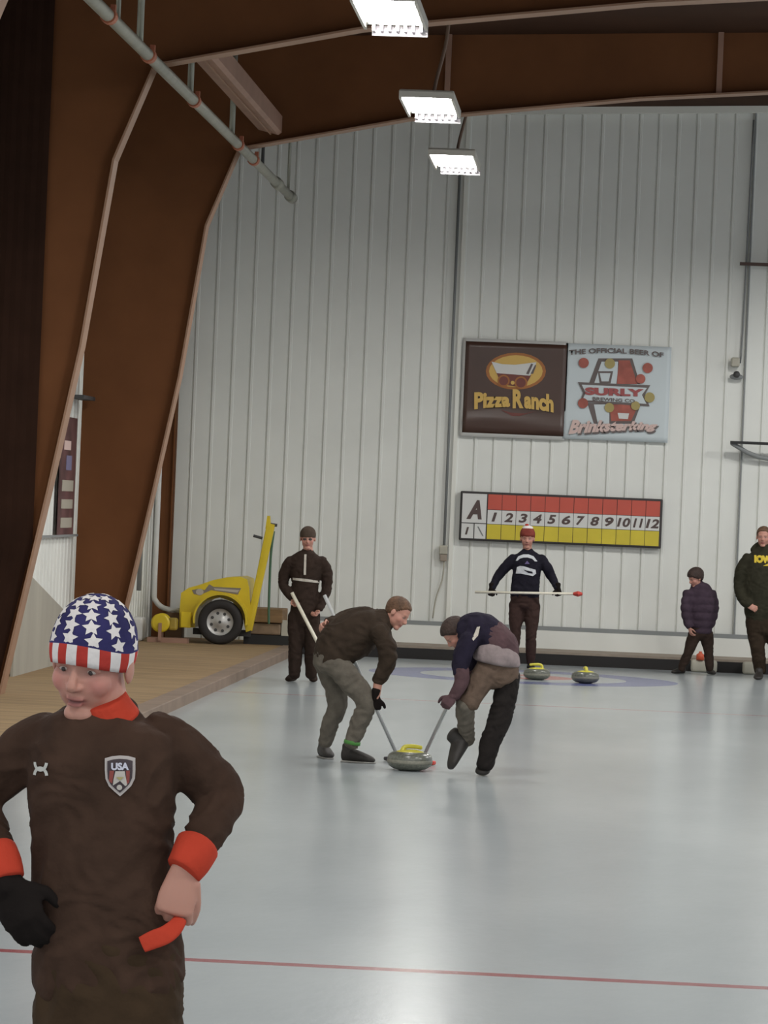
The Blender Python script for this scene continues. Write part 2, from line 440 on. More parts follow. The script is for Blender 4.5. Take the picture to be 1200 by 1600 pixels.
# ------------------------------------------------------------------ strut between frames
t = thing('roof_strut', 'reddish brown box strut running back between two steel frames beside the pipe', 'strut', (-3.9, 38.0, 6.1))
bm = bmesh.new()
prism(bm, [(-4.06, 6.08), (-3.84, 6.03), (-3.80, 6.06), (-3.80, 6.24), (-4.06, 6.29)], 'Y', 34.32, 42.05)
obj('beam', bm, M['strut'], t)
obj('lip', B(-3.93, -3.915, 34.32, 42.05, 6.03, 6.05), M['flange'], t)

# ------------------------------------------------------------------ grey pipe
def pipe_pt(px, py):   # the pipe runs along the hall at X = -4.13, z = 5.77
    best = None
    s = (950 - px + 0.0) / 4.13
    lo, hi = 15.0, 49.0
    for _ in range(40):
        md = (lo + hi) / 2
        q = V((-4.13, md, 5.77)); c = RW.transposed() @ (q - V((0, 0, HC)))
        x = 600 + F * c.x / -c.z
        if x < px: lo = md
        else: hi = md
    return (lo + hi) / 2
t = thing('heating_pipe', 'long grey pipe with red clamps hanging along the hall under the haunches', 'pipe', (-4.13, 38, 5.77))
yend = pipe_pt(456, 305)
bm = bmesh.new(); tube(bm, [(-4.13, 8, 5.77), (-4.13, 30, 5.77), (-4.13, yend, 5.77)], 0.052, n=16)
obj('pipe_run', bm, M['galv'], t, True)
for ya, yb in ((yend - 2.3, yend - 1.9), (yend - 0.35, yend + 0.03)):
    bm = bmesh.new(); tube(bm, [(-4.13, ya, 5.77), (-4.13, yb, 5.77)], 0.070, 16); obj('pipe_coupling', bm, M['galv'], t, True)
for px, py in ((170, 22), (232, 82), (303, 152), (372, 212), (396, 240)):
    yy = pipe_pt(px, py)
    bm = bmesh.new(); tube(bm, [(-4.13, yy - 0.07, 5.77), (-4.13, yy + 0.07, 5.77)], 0.066, 16); box(bm, -4.115, -4.075, yy - 0.03, yy + 0.03, 5.80, 5.86)
    obj('clamp', bm, M['clamp'], t)
for px, top in ((184, 7.1), (218, 7.1), (297, 7.1), (362, 7.1), (410, 6.5), (450, 7.1)):
    yy = pipe_pt(px, 0)
    bm = bmesh.new(); tube(bm, [(-4.13, yy, 5.8), (-4.13, yy, roof_z(-4.1) - 0.02 if top > 7 else 7.12)], 0.03 if px in (218, 297, 362) else 0.02, 8)
    obj('hanger_rod', bm, M['galv'] if px not in (410,) else M['dark_grey'], t, True)

# ------------------------------------------------------------------ lights
def light_fixture(Y, label):
    z = 6.0; x = ROW_X
    t = thing('ceiling_light', label, 'light', (x, Y, z), 'white lights hanging in a row down the hall')
    obj('led_panel', B(x - 0.215, x + 0.215, Y - 0.75, Y + 0.75, z - 0.01, z), M['led'], t)
    bm = bmesh.new()
    box(bm, x - 0.27, x + 0.27, Y - 0.82, Y + 0.95, z + 0.005, z + 0.06, bev=0.012)
    box(bm, x - 0.27, x - 0.245, Y - 0.82, Y + 0.95, z - 0.035, z + 0.01)
    box(bm, x + 0.245, x + 0.27, Y - 0.82, Y + 0.95, z - 0.035, z + 0.01)
    box(bm, x - 0.27, x + 0.27, Y - 0.84, Y - 0.81, z - 0.02, z + 0.04)
    obj('housing', bm, M['fixture'], t)
    bm = bmesh.new()
    for i in range(7):
        xx = x - 0.18 + 0.40 * i / 6
        box(bm, xx - 0.012, xx + 0.012, Y + 0.78, Y + 0.93, z - 0.06, z - 0.0)
    box(bm, x - 0.20, x + 0.27, Y + 0.93, Y + 0.945, z - 0.085, z)
    obj('end_louvre', bm, M['fixture_fin'], t)
    bm = bmesh.new(); zt = roof_z(x)
    tube(bm, [(x + 0.02, Y, z + 0.05), (x + 0.05, Y, z + 0.25), (x + 0.14, Y + 0.02, z + 0.7), (x + 0.15, Y + 0.02, zt)], 0.018, 8, 4)
    obj('power_cord', bm, M['cable'], t, True)
light_fixture(30.9, 'white rectangular ceiling light nearest the top edge, largest of the three')
light_fixture(38.0, 'white rectangular ceiling light in the middle of the three, on a curved cord')
light_fixture(44.0, 'smallest white ceiling light, lowest of the three, glowing in front of the end wall')

# ------------------------------------------------------------------ things on the end wall
def conduit():
    t = thing('wall_outlet', 'small beige box on a thin conduit left of the scoreboard', 'outlet', wall_pt(693, 866) - V((0, 0.06, 0)))
    a = P(706, 740, WALL_Y - 0.05); top = P(722, 300, WALL_Y - 0.05); b = P(694, 852, WALL_Y - 0.05)
    bm = bmesh.new(); tube(bm, [(b.x, a.y, b.z), (b.x, a.y, 6.4)], 0.018, 8); obj('conduit', bm, M['rail_grey'], t, True)
    p0 = P(687, 852, WALL_Y - 0.05); p1 = P(699, 866, WALL_Y - 0.05)
    obj('box_body', B(p0.x, p1.x, WALL_Y - 0.12, WALL_Y - 0.02, p1.z, p0.z, bev=0.01), M['box_white'], t)
    p0 = P(688, 866, WALL_Y - 0.05); p1 = P(698, 877, WALL_Y - 0.05)
    obj('plug', B(p0.x, p1.x, WALL_Y - 0.11, WALL_Y - 0.03, p1.z, p0.z, bev=0.01), M['sill'], t)
    bm = bmesh.new(); tube(bm, [P(694, 877, WALL_Y - 0.06), P(691, 905, WALL_Y - 0.06), P(681, 935, WALL_Y - 0.06), P(676, 966, WALL_Y - 0.06)], 0.010, 6, 4)
    obj('cord', bm, M['box_white'], t, True)
conduit()

# scoreboard
YB = WALL_Y - 0.12
c_dark = mat('board_frame', (0.03, 0.025, 0.025), 0.5)
c_red = mat('score_red', (0.52, 0.085, 0.055), 0.45, 0.06, 3); c_yel = mat('score_yellow', (0.62, 0.50, 0.035), 0.45, 0.08, 3)
c_wht = mat('score_white', (0.66, 0.66, 0.64), 0.45); c_num = mat('score_numeral', (0.085, 0.055, 0.05), 0.6)
TL, TR, BL, BR = (718, 765), (1034, 779), (716, 842), (1031, 856)
ctr = P(876, 812, YB); hw = (P(*TR, YB) - P(*TL, YB)).length / 2; hh = (P(*TL, YB) - P(*BL, YB)).length / 2
t = thing('scoreboard', 'long red, white and yellow scoreboard lettered A with numbers on the end wall', 'scoreboard', ctr)
obj('frame', B(ctr.x - hw, ctr.x + hw, YB, WALL_Y - 0.028, ctr.z - hh, ctr.z + hh, bev=0.015), c_dark, t)
X0, X1, Z0, Z1 = ctr.x - hw + 0.03, ctr.x + hw - 0.03, ctr.z - hh + 0.03, ctr.z + hh - 0.03
xa = X0 + (X1 - X0) * 0.128; cw = (X1 - xa) / 12; hz = Z1 - Z0
rows = (('red_cell', c_red, 0.66, 1.0), ('number_cell', c_wht, 0.34, 0.65), ('yellow_cell', c_yel, 0.0, 0.33))
for nm, m_, a, b in rows:
    for i in range(12):
        obj(nm, B(xa + i * cw + 0.004, xa + (i + 1) * cw - 0.003, YB - 0.008, YB + 0.002, Z0 + hz * a, Z0 + hz * b), m_, t)
obj('letter_cell', B(X0, xa - 0.012, YB - 0.008, YB + 0.002, Z0 + hz * 0.35, Z1), c_wht, t)
obj('end_cell', B(X0, X0 + (xa - X0) * 0.48, YB - 0.008, YB + 0.002, Z0, Z0 + hz * 0.33), c_wht, t)
obj('end_cell', B(X0 + (xa - X0) * 0.52, xa - 0.012, YB - 0.008, YB + 0.002, Z0, Z0 + hz * 0.33), c_wht, t)
def on_plane(x0, x1, z0, z1, Y): return lambda u, v: V((x0 + (x1 - x0) * u, Y, z0 + (z1 - z0) * v))
text_on(t, 'letter', 'A', c_num, on_plane(X0 + 0.06, xa - 0.07, Z0 + hz * 0.43, Z0 + hz * 0.86, YB - 0.012), 0.25, 0.05)
for i in range(12):
    wd = 0.07 if i == 0 else (0.115 if i < 9 else (0.175 if i != 10 else 0.13))
    cx = xa + (i + 0.5) * cw
    text_on(t, 'numeral', str(i + 1), c_num, on_plane(cx - wd / 2, cx + wd / 2, Z0 + hz * 0.395, Z0 + hz * 0.60, YB - 0.012), 0.2, 0.035)
text_on(t, 'numeral', '1', c_num, on_plane(X0 + 0.05, X0 + 0.10, Z0 + hz * 0.08, Z0 + hz * 0.25, YB - 0.012), 0.2, 0.03)
bm = bmesh.new(); xs_ = X0 + (xa - X0) * 0.62
art_poly(bm, [(xs_, YB - 0.012, Z0 + hz * 0.27), (xs_ + 0.02, YB - 0.012, Z0 + hz * 0.27), (xs_ + 0.09, YB - 0.012, Z0 + hz * 0.06), (xs_ + 0.075, YB - 0.012, Z0 + hz * 0.06)])
obj('slash', bm, M['rail_grey'], t)

# banners
def banner_panel(x0, x1, z0, z1, Y, m, t, name='panel', sag=0.0):
    bm = bmesh.new(); nx, nz = 24, 16; g = []
    for j in range(nz + 1):
        row = []
        for i in range(nx + 1):
            u, v = i / nx, j / nz
            d = 0.006 * math.sin(u * 9 + v * 4) * 0 + sag * (math.exp(-((v - 0.12 - 0.03 * math.sin(u * 5)) / 0.05) ** 2))
            row.append(bm.verts.new((x0 + (x1 - x0) * u, Y - d, z0 + (z1 - z0) * v)))
        g.append(row)
    for j in range(nz):
        for i in range(nx): bm.faces.new((g[j][i], g[j][i + 1], g[j + 1][i + 1], g[j + 1][i]))
    o = obj(name, bm, m, t, True, normals=False); thicken(o, 0.004); return o
YS = WALL_Y - 0.07
def shp(t, name, m, polys, k, Yp=YS):
    bm = bmesh.new()
    for p in polys: art_poly(bm, [P(a, b, Yp - 0.004 * k) for a, b in p])
    return obj(name, bm, m, t, normals=False)
def circ(cx, cy, rx, ry=None, n=24, a0=0, a1=360):
    ry = ry or rx
    return [(cx + rx * math.cos(math.radians(a0 + (a1 - a0) * i / n)), cy + ry * math.sin(math.radians(a0 + (a1 - a0) * i / n))) for i in range(n)]
c_brown = mat('banner_brown', (0.068, 0.034, 0.024), 0.35, 0.1, 2); c_sky = mat('banner_white', (0.56, 0.62, 0.64), 0.5)
c_gold = mat('banner_gold', (0.62, 0.40, 0.10), 0.5); c_org = mat('banner_orange', (0.36, 0.13, 0.03), 0.5); c_cream = mat('banner_cream', (0.62, 0.62, 0.60), 0.5)
c_wag = mat('wagon_red', (0.16, 0.04, 0.03), 0.5); c_out = mat('emblem_grey', (0.13, 0.105, 0.10), 0.6); c_rr = mat('emblem_red', (0.34, 0.085, 0.06), 0.5, 0.25, 6)
c_olv = mat('ball_olive', (0.36, 0.29, 0.10), 0.4); c_pink = mat('script_pale', (0.62, 0.46, 0.42), 0.5); c_mar = mat('letter_red', (0.33, 0.07, 0.07), 0.5)
def pane(px0, py0, px1, py1, Y):
    a = P(px0, py0, Y); b = P(px1, py1, Y); return a.x, b.x, b.z, a.z
x0, xm, z0, z1 = pane(724, 528, 884, 688, YS)
x2 = P(1041, 612, YS).x
t = thing('sponsor_banner', 'dark brown banner with gold western lettering and covered wagon on the end wall', 'banner', ((x0 + xm) / 2, YS, z0))
banner_panel(x0, xm - 0.02, z0, z1, YS, c_cream, t, 'border')
banner_panel(x0 + 0.035, xm - 0.035, z0 + 0.05, z1 - 0.04, YS - 0.006, c_brown, t, 'panel', 0.035)
shp(t, 'oval', c_org, [circ(806, 580, 47, 29)], 3); shp(t, 'oval', c_gold, [circ(806, 580, 42, 25)], 4)
shp(t, 'wagon_top', c_cream, [[(768, 565), (785, 569), (805, 570), (838, 566), (835, 576), (828, 587), (776, 583)]], 6)
shp(t, 'wagon_body', c_wag, [[(776, 583), (830, 586), (822, 601), (808, 604), (784, 601)]], 5)
shp(t, 'wagon_wheel', c_org, [circ(787, 595, 9.5)], 7)
shp(t, 'wagon_wheel', c_wag, [circ(787, 595, 7)], 8)
shp(t, 'wagon_wheel', c_org, [circ(814, 598, 10)], 7)
shp(t, 'wagon_wheel', c_wag, [circ(814, 598, 7.5)], 8)
shp(t, 'hat_brim', c_out, [[(822, 584), (830, 568), (833, 569), (826, 585)], [(829, 584), (836, 570), (838, 571), (833, 584)]], 7)
shp(t, 'wheel_hub', c_gold, [circ(801, 598, 3)], 7)
text_on(t, 'lettering', 'Pizza', c_gold, quad_fn((741, 613), (797, 614), (741, 640), (797, 636), YS - 0.04, 1), 0.0, 0.05)
text_on(t, 'lettering', 'R', c_gold, quad_fn((801, 608), (818, 609), (801, 638), (818, 638), YS - 0.04), 0.0, 0.05)
text_on(t, 'lettering', 'anch', c_gold, quad_fn((819, 611), (865, 617), (819, 638), (865, 645), YS - 0.04, 0.5), 0.0, 0.05)
shp(t, 'flourish', c_wag, [[(782, 640), (800, 645), (820, 646), (838, 642), (812, 650), (800, 650)]], 6)

x0, x2_, z0, z1 = pane(884, 536, 1043, 692, YS)
t = thing('sponsor_banner', 'white banner with red and grey emblem and small balls, right of the brown banner', 'banner', ((x0 + x2_) / 2, YS, z0))
banner_panel(x0 + 0.005, x2_, z0, z1, YS, c_sky, t, 'panel', 0.006)
Yt = YS - 0.034
text_on(t, 'lettering', 'THE OFFICIAL BEER OF', c_out, quad_fn((889, 547), (1037, 551), (889, 555), (1037, 559), Yt, 5), 0.0, 0.03)
shp(t, 'shield_outline', c_out, [[(935, 560), (988, 560), (1000, 600), (920, 600)]], 2)
shp(t, 'shield_white', c_sky, [[(940, 565), (967, 565), (963, 600), (928, 600)]], 3)
shp(t, 'shield_red', c_rr, [[(966, 563), (984, 563), (996, 600), (964, 600)]], 3)
shp(t, 'cup', c_out, [[(934, 580), (958, 580), (954, 599), (937, 599)]], 4); shp(t, 'cup', c_sky, [[(937, 583), (954, 583), (951, 596), (940, 596)]], 5)
shp(t, 'shield_outline', c_out, [[(918, 630), (1002, 630), (990, 662), (928, 662)]], 2)
shp(t, 'shield_white', c_sky, [[(928, 632), (952, 632), (952, 662), (934, 662)]], 3)
shp(t, 'shield_red', c_rr, [[(952, 632), (998, 632), (986, 658), (955, 658)]], 3)
shp(t, 'mug', c_cream, [[(965, 645), (983, 646), (981, 655), (967, 654)]], 4)
shp(t, 'ribbon_outline', c_out, [[(903, 597), (1016, 602), (1008, 616), (1015, 635), (906, 628), (911, 614)]], 4)
shp(t, 'ribbon', c_sky, [[(909, 601), (1011, 606), (1003, 617), (1010, 631), (910, 625), (915, 614)]], 5)
text_on(t, 'lettering', 'SURLY', c_mar, quad_fn((914, 605), (1006, 608), (914, 617), (1006, 620), Yt), 0.0, 0.06)
text_on(t, 'lettering', 'BREWING CO', c_out, quad_fn((926, 620), (992, 624), (926, 626), (992, 629), Yt), 0.0, 0.02)
for i, (cx, cy, r, m_) in enumerate(((912, 567, 8, c_rr), (1012, 575, 8, c_rr), (1001, 592, 7.5, c_rr), (911, 630, 8, c_rr), (953, 568, 8, c_olv), (1015, 621, 8, c_olv), (952, 637, 7.5, c_olv), (993, 634, 7, c_olv))):
    shp(t, 'ball', m_, [circ(cx, cy, r)], 7)
text_on(t, 'script_shadow', 'Brinksterking', c_out, quad_fn((889, 658), (1030, 662), (889, 688), (1030, 677), Yt + 0.003, 1), 0.35, 0.06)
text_on(t, 'script', 'Brinksterking', c_pink, quad_fn((888, 656), (1028, 660), (888, 685), (1028, 674), Yt - 0.002, 1), 0.35, 0.05)

# side wall banner, seen edge on
t = thing('side_banner', 'dark banner on the white side wall between two steel frames', 'banner', (SIDE_X + 0.02, 41.1, 1.49))
obj('panel', B(SIDE_X + 0.012, SIDE_X + 0.02, 40.55, 41.75, 1.49, 2.78), mat('side_banner', (0.10, 0.045, 0.045), 0.5, 0.5, 3), t)
c_lt = mat('side_print', (0.36, 0.33, 0.27), 0.6)
for z_, h_ in ((1.57, .11), (1.78, .10), (1.97, .12)):
    obj('print', B(SIDE_X + 0.02, SIDE_X + 0.024, 40.75, 41.6, z_, z_ + h_), c_lt, t)
obj('print', B(SIDE_X + 0.02, SIDE_X + 0.024, 41.0, 41.4, 2.2, 2.36), mat('print_blue', (0.16, 0.15, 0.25), 0.6), t)
obj('print', B(SIDE_X + 0.02, SIDE_X + 0.024, 40.8, 41.3, 2.42, 2.52), c_pink, t)
# lower part of the side wall
bm = bmesh.new(); prism(bm, [(37.5, 0.1), (43.5, 0.1), (43.5, 0.24), (38.5, 1.08), (37.5, 1.25)], 'X', SIDE_X + 0.05, SIDE_X + 0.08)
tag(obj('leaning_board', bm, M['grey_board']), 'grey board with a slanting top edge standing against the side wall', 'board')
struct('trim_9', B(SIDE_X, SIDE_X + 0.03, 36, 42.1, 1.47, 1.495), M['rail_grey'])
tag(obj('wall_bracket', B(SIDE_X, SIDE_X + 0.16, 41.2, 42.1, 2.99, 3.03), M['dark_grey']), 'small dark bracket shelf on the side wall above the side banner', 'bracket')

# right hand wall fittings
t = thing('mounting_bar', 'dark brown horizontal bar at the right edge, high on the end wall', 'bar', P(1180, 412, 49.8))
a = P(1156, 412, 49.7); obj('bar', B(a.x, 4.2, 49.66, 49.74, a.z - 0.02, a.z + 0.02), mat('bar_brown', (0.08, 0.045, 0.035), 0.6), t)
obj('bar_mount', B(a.x + 0.6, a.x + 0.7, 49.66, WALL_Y, a.z - 0.06, a.z + 0.06), M['dark_grey'], t)
t = thing('mounting_bar', 'black horizontal bar with grey diagonal brace at the right edge, lower on the end wall', 'bar', P(1180, 692, 49.8))
a = P(1141, 691, 49.6); obj('bar', B(a.x, 4.2, 49.55, 49.63, a.z - 0.018, a.z + 0.018), M['black'], t)
bm = bmesh.new(); b = P(1185, 714, 49.75); tube(bm, [(a.x + 0.02, 49.6, a.z - 0.01), (b.x, 49.75, b.z), (b.x + 0.6, 49.85, b.z - 0.05)], 0.03, 8, 3); obj('brace', bm, M['rail_grey'], t, True)
t = thing('wall_camera', 'small dark round camera under a grey box, right of the banners', 'camera', P(1150, 580, 49.8))
a = P(1149, 566, 49.8); obj('junction_box', B(a.x - 0.055, a.x + 0.055, 49.7, WALL_Y, a.z - 0.06, a.z + 0.06, bev=0.02), M['box_white'], t)
b = P(1151, 585, 49.74); bm = bmesh.new(); ellipsoid(bm, b, (0.045, 0.045, 0.045)); obj('dome', bm, M['dark_grey'], t, True)
bm = bmesh.new(); ellipsoid(bm, b + V((0, 0.05, -0.03)), (0.09, 0.05, 0.04)); obj('shade', bm, M['rail_grey'], t, True)
bm = bmesh.new(); c = P(1158, 555, 49.82); d = P(1166, 410, 49.82); tube(bm, [a + V((0.04, 0, 0.05)), c, d, (d.x + 0.02, 49.82, 7.2)], 0.012, 6, 3); obj('cable', bm, M['rail_grey'], t, True)

# ------------------------------------------------------------------ yellow trailer machine
def machine():
    Y = 48.3; t = thing('ice_machine', 'yellow wheeled machine with tall slanting mast parked on the walkway', 'machine', P(345, 1002, Y))
    def q(px, py): p = P(px, py, Y); return (p.x, p.z)
    g = 0.105
    hood = [q(*p) for p in ((283, 948), (285, 926), (297, 918), (312, 914), (335, 906), (355, 902), (378, 901), (388, 905), (391, 918), (393, 945), (392, 985), (386, 987), (380, 960), (365, 940), (345, 933), (325, 938), (312, 950), (306, 980), (282, 980))]
    bm = bmesh.new(); prism(bm, hood, 'Y', Y - 0.15, Y + 0.75); obj('hood', bm, M['yellow'], t)
    # fender lip
    c = P(346, 969, Y - 0.15)
    bm = bmesh.new(); n = 24; pr = None
    for i in range(n + 1):
        th = math.radians(-8 + 196 * i / n); rs = []
        for r_, yy in ((0.325, 0.0), (0.325, -0.20), (0.345, -0.20), (0.345, 0.0)):
            rs.append(bm.verts.new((c.x + r_ * math.cos(th), c.y + yy, c.z + r_ * math.sin(th))))
        if pr:
            for j in range(4): bm.faces.new((pr[j], pr[(j + 1) % 4], rs[(j + 1) % 4], rs[j]))
        else: bm.faces.new(rs)
        pr = rs
    bm.faces.new(pr); obj('fender', bm, M['yellow'], t)
    w_ = lathe(bmesh.new(), [(0.17, -0.08), (0.19, -0.10), (0.25, -0.10), (0.275, -0.085), (0.285, -0.05), (0.285, 0.05), (0.275, 0.085), (0.25, 0.1), (0.19, 0.1), (0.17, 0.08)], (c.x, c.y - 0.10, 0.385), 48, 'Y', True)
    tire = obj('tire', w_, M['rubber'], t, True)
    bm = lathe(bmesh.new(), [(0.19, 0.02), (0.19, -0.085), (0.175, -0.085), (0.165, -0.05), (0.12, -0.045), (0.07, -0.065), (0.05, -0.08), (0.02, -0.085), (0.001, -0.085)], (c.x, c.y - 0.10, 0.385), 48, 'Y')
    rim = obj('rim', bm, M['silver'], t, True)
    for i in range(8):
        th = i * math.pi / 4 + .3; obj('rim_hole', lathe(bmesh.new(), [(0.02, 0.0), (0.02, -0.004)], (c.x + 0.115 * math.cos(th), c.y - 0.152, 0.385 + 0.115 * math.sin(th)), 12, 'Y'), M['dark_grey'], rim)
    obj('hub', lathe(bmesh.new(), [(0.018, 0.0), (0.018, -0.01)], (c.x, c.y - 0.185, 0.385), 12, 'Y'), M['dark_grey'], rim)
    # decal
    def qq(px, py, k=0): p = P(px, py, Y - 0.155 - k * 0.003); return p
    bm = bmesh.new(); art_poly(bm, [qq(*p) for p in ((327, 913), (334, 917), (377, 919), (374, 924), (372, 929), (330, 922), (312, 930), (303, 928), (300, 922), (310, 920), (320, 922))]); obj('decal', bm, mat('decal_grey', (0.20, 0.17, 0.14), 0.6), t, normals=False)
    bm = bmesh.new(); art_poly(bm, [qq(a, b, 1) for a, b in circ(312, 925, 6, 5)]); art_poly(bm, [qq(a, b, 1) for a, b in ((334, 919), (374, 922), (371, 926), (336, 922))]); obj('decal', bm, mat('decal_pale', (0.42, 0.38, 0.33), 0.6), t, normals=False)
    # light box
    a = P(283, 956, Y - 0.2); b = P(298, 981, Y - 0.2)
    obj('side_box', B(a.x, b.x, Y - 0.22, Y - 0.1, b.z, a.z, bev=0.01), mat('bright_yellow', (0.80, 0.60, 0.02), 0.35), t)
    # mast
    bm = bmesh.new(); m0 = P(390, 984, Y); m1 = P(424, 822, Y)
    loft(bm, [(m0.x, Y - 0.1, m0.z, 0.045, 0.05), (m1.x, Y - 0.1, m1.z, 0.055, 0.05)], (1, 0, 0), n=12, k=1, dome=(0, 0), sq=6)
    mast = obj('mast', bm, M['yellow'], t)
    bm = bmesh.new(); prism(bm, [q(*p) for p in ((416, 826), (419, 806), (423, 806), (424, 818), (431, 820), (428, 828))], 'Y', Y - 0.14, Y - 0.04); obj('mast_head', bm, M['yellow'], t)
    bm = bmesh.new(); tube(bm, [P(421, 819, Y - 0.1), P(433, 821, Y - 0.1)], 0.02, 8); tube(bm, [P(396, 837, Y - 0.1), P(410, 841, Y - 0.1)], 0.018, 8); obj('handle', bm, M['dark_grey'], t)
    bm = bmesh.new(); tube(bm, [P(428, 830, Y - 0.05), P(423, 870, Y - 0.05), P(420, 950, Y - 0.05), P(420, 975, Y - 0.05)], 0.016, 6, 4); obj('hose', bm, M['green_hose'], t, True)
    # tongue & chassis
    a = P(300, 985, Y); bm = bmesh.new(); box(bm, a.x, c.x + 0.35, Y + 0.1, Y + 0.2, 0.2, 0.28); obj('chassis', bm, M['dark_grey'], t)
    return t
machine()
def pallet():
    Y = 48.6; a = P(389, 950, Y); b = P(446, 990, Y)
    t = thing('pallet_stack', 'low stack of brown timber on dark skids behind the standing boy', 'timber', ((a.x + b.x) / 2, Y, 0.1))
    hgt = a.z - 0.1
    obj('top_board', B(a.x, b.x - 0.04, Y - 0.1, Y + 0.7, 0.1 + hgt * 0.62, 0.1 + hgt, bev=0.01), M['wood'], t)
    obj('middle_board', B(a.x, b.x - 0.06, Y - 0.06, Y + 0.7, 0.1 + hgt * 0.28, 0.1 + hgt * 0.6, bev=0.02), mat('wood_pale', (0.20, 0.14, 0.09), 0.8, 0.3, 6), t)
    obj('skid', B(a.x - 0.05, b.x + 0.1, Y - 0.05, Y + 0.7, 0.1, 0.1 + hgt * 0.27), M['black'], t)
    obj('end_post', B(b.x - 0.05, b.x + 0.05, Y - 0.05, Y + 0.05, 0.1 + hgt * 0.27, 0.1 + hgt * 0.7), M['box_white'], t)
pallet()
def corner_clutter():
    Y = 47.9
    def bx(nm, lab, cat, px0, py0, px1, py1, m_, dy=0.25, bev=0.02, Yq=Y):
        a = P(px0, py0, Yq); b = P(px1, py1, Yq)
        z0 = 0.1
        return tag(obj(nm, B(a.x, b.x, Yq, Yq + dy, z0, a.z, bev=bev), m_), lab, cat)
    bx('storage_bin', 'pale grey bin standing at the foot of the side wall', 'bin', 205, 964, 222, 1000, M['white_paint'], 0.3, 0.03)
    t = thing('hose_reel', 'small yellow reel machine between the grey bin and the yellow machine', 'reel', P(255, 1000, Y))
    c = P(252, 973, Y)
    obj('drum', lathe(bmesh.new(), [(0.09, -0.1), (0.12, -0.1), (0.12, -0.08), (0.08, -0.07), (0.08, 0.07), (0.12, 0.08), (0.12, 0.1), (0.09, 0.1)], (c.x, Y, c.z), 24, 'Y'), M['yellow'], t, True)
    obj('motor', B(c.x + 0.09, c.x + 0.21, Y - 0.06, Y + 0.08, c.z - 0.09, c.z + 0.07, bev=0.03), mat('reel_yellow', (0.34, 0.24, 0.03), 0.5, 0.3, 9), t)
    bm = bmesh.new(); box(bm, c.x - 0.16, c.x + 0.35, Y - 0.1, Y + 0.12, 0.1, 0.16); box(bm, c.x - 0.02, c.x + 0.02, Y - 0.13, Y - 0.1, 0.12, c.z); box(bm, c.x - 0.02, c.x + 0.02, Y + 0.1, Y + 0.13, 0.12, c.z)
    obj('stand', bm, M['strut'], t)
    bx('cardboard_box', 'brown box between the reel and the yellow machine', 'box', 259, 957, 284, 985, mat('cardboard', (0.17, 0.10, 0.06), 0.8, 0.1, 5), 0.3, 0.005, 48.9)
    bm = bmesh.new(); a = P(242, 720, 48.6)
    x = SIDE_X + 0.10; yy = 48.9
    tube(bm, [(x, yy, 3.6), (x, yy, 1.5), (x, yy, 0.75), (x + 0.02, yy, 0.6), (x + 0.14, yy, 0.5), (x + 0.35, yy, 0.48)], 0.035, 10, 3)
    tag(obj('drain_pipe', bm, M['white_paint'], None, True), 'white drain pipe with an elbow running down beside the corner column', 'pipe')
    bm = bmesh.new(); tube(bm, [(SIDE_X + 0.06, 47.6, 3.0), (SIDE_X + 0.06, 47.6, 0.75)], 0.03, 8)
    tag(obj('wall_conduit', bm, M['rail_grey'], None, True), 'grey conduit running down the side wall above the grey bin', 'conduit')
corner_clutter()
# things by the bumper
def hack_box(px0, px1, lab):
    Y = 48.45; a = P(px0, 1030, Y); b = P(px1, 1050, Y)
    return tag(obj('foam_block', B(a.x, b.x, Y - 0.06, Y + 0.16, 0.0, 0.155, bev=0.03), M['box_white'], None, True), lab, 'block')
hack_box(1080, 1120, 'pale block on the ice behind the legs of the person in the purple puffer jacket')
hack_box(1161, 1181, 'pale block on the ice beside the feet of the man in the green hoodie')
c = P(1094, 1031, 48.42); bm = lathe(bmesh.new(), [(0.05, -0.05), (0.05, 0.02), (0.02, 0.04), (0.02, 0.06)], (c.x, c.y, 0.205), 16)
tag(obj('orange_cap', bm, M['orange_plastic'], None, True), 'small orange plastic cap standing on the pale block', 'cap')

# =================================================================== STONES
def stone(x, y, rot, label, sc=1.0):
    t = thing('curling_stone', label, 'curling stone', (x, y, 0.0), 'yellow handled curling stones')
    R = 0.150 * sc
    prof = [(0.03, 0.004), (0.062, 0.0), (0.075, 0.004), (0.108, 0.012), (0.136, 0.028), (0.1455, 0.046), (0.1455, 0.074), (0.138, 0.094), (0.112, 0.110), (0.06, 0.116), (0.01, 0.117)]
    k = R / 0.1455
    obj('granite_body', lathe(bmesh.new(), [(a * k, b * k * 1.08) for a, b in prof], (x, y, 0), 48), M['granite'], t, True)
    obj('striking_band', lathe(bmesh.new(), [(0.1445 * k, 0.047 * k), (0.1475 * k, 0.052 * k), (0.1475 * k, 0.068 * k), (0.1445 * k, 0.073 * k)], (x, y, 0), 48), M['band'], t, True)
    obj('handle_cap', lathe(bmesh.new(), [(0.105 * k, 0.100 * k), (0.107 * k, 0.109 * k), (0.085 * k, 0.125 * k), (0.04 * k, 0.135 * k), (0.005, 0.137 * k)], (x, y, 0), 32), M['stone_yellow'], t, True)
    d = V((math.cos(rot), math.sin(rot), 0)); c = V((x, y, 0))
    pts = [c - d * 0.055 + V((0, 0, 0.125)), c - d * 0.06 + V((0, 0, 0.155)), c - d * 0.035 + V((0, 0, 0.178)), c + d * 0.03 + V((0, 0, 0.18)), c + d * 0.085 + V((0, 0, 0.172))]
    bm = bmesh.new(); loft(bm, [(*(p * 1), r * k, r * k * 0.8) for p, r in zip(pts, (0.026, 0.02, 0.018, 0.018, 0.016))], (-d.y, d.x, 0), n=12, k=4)
    obj('handle', bm, M['stone_yellow'], t, True)
    return t
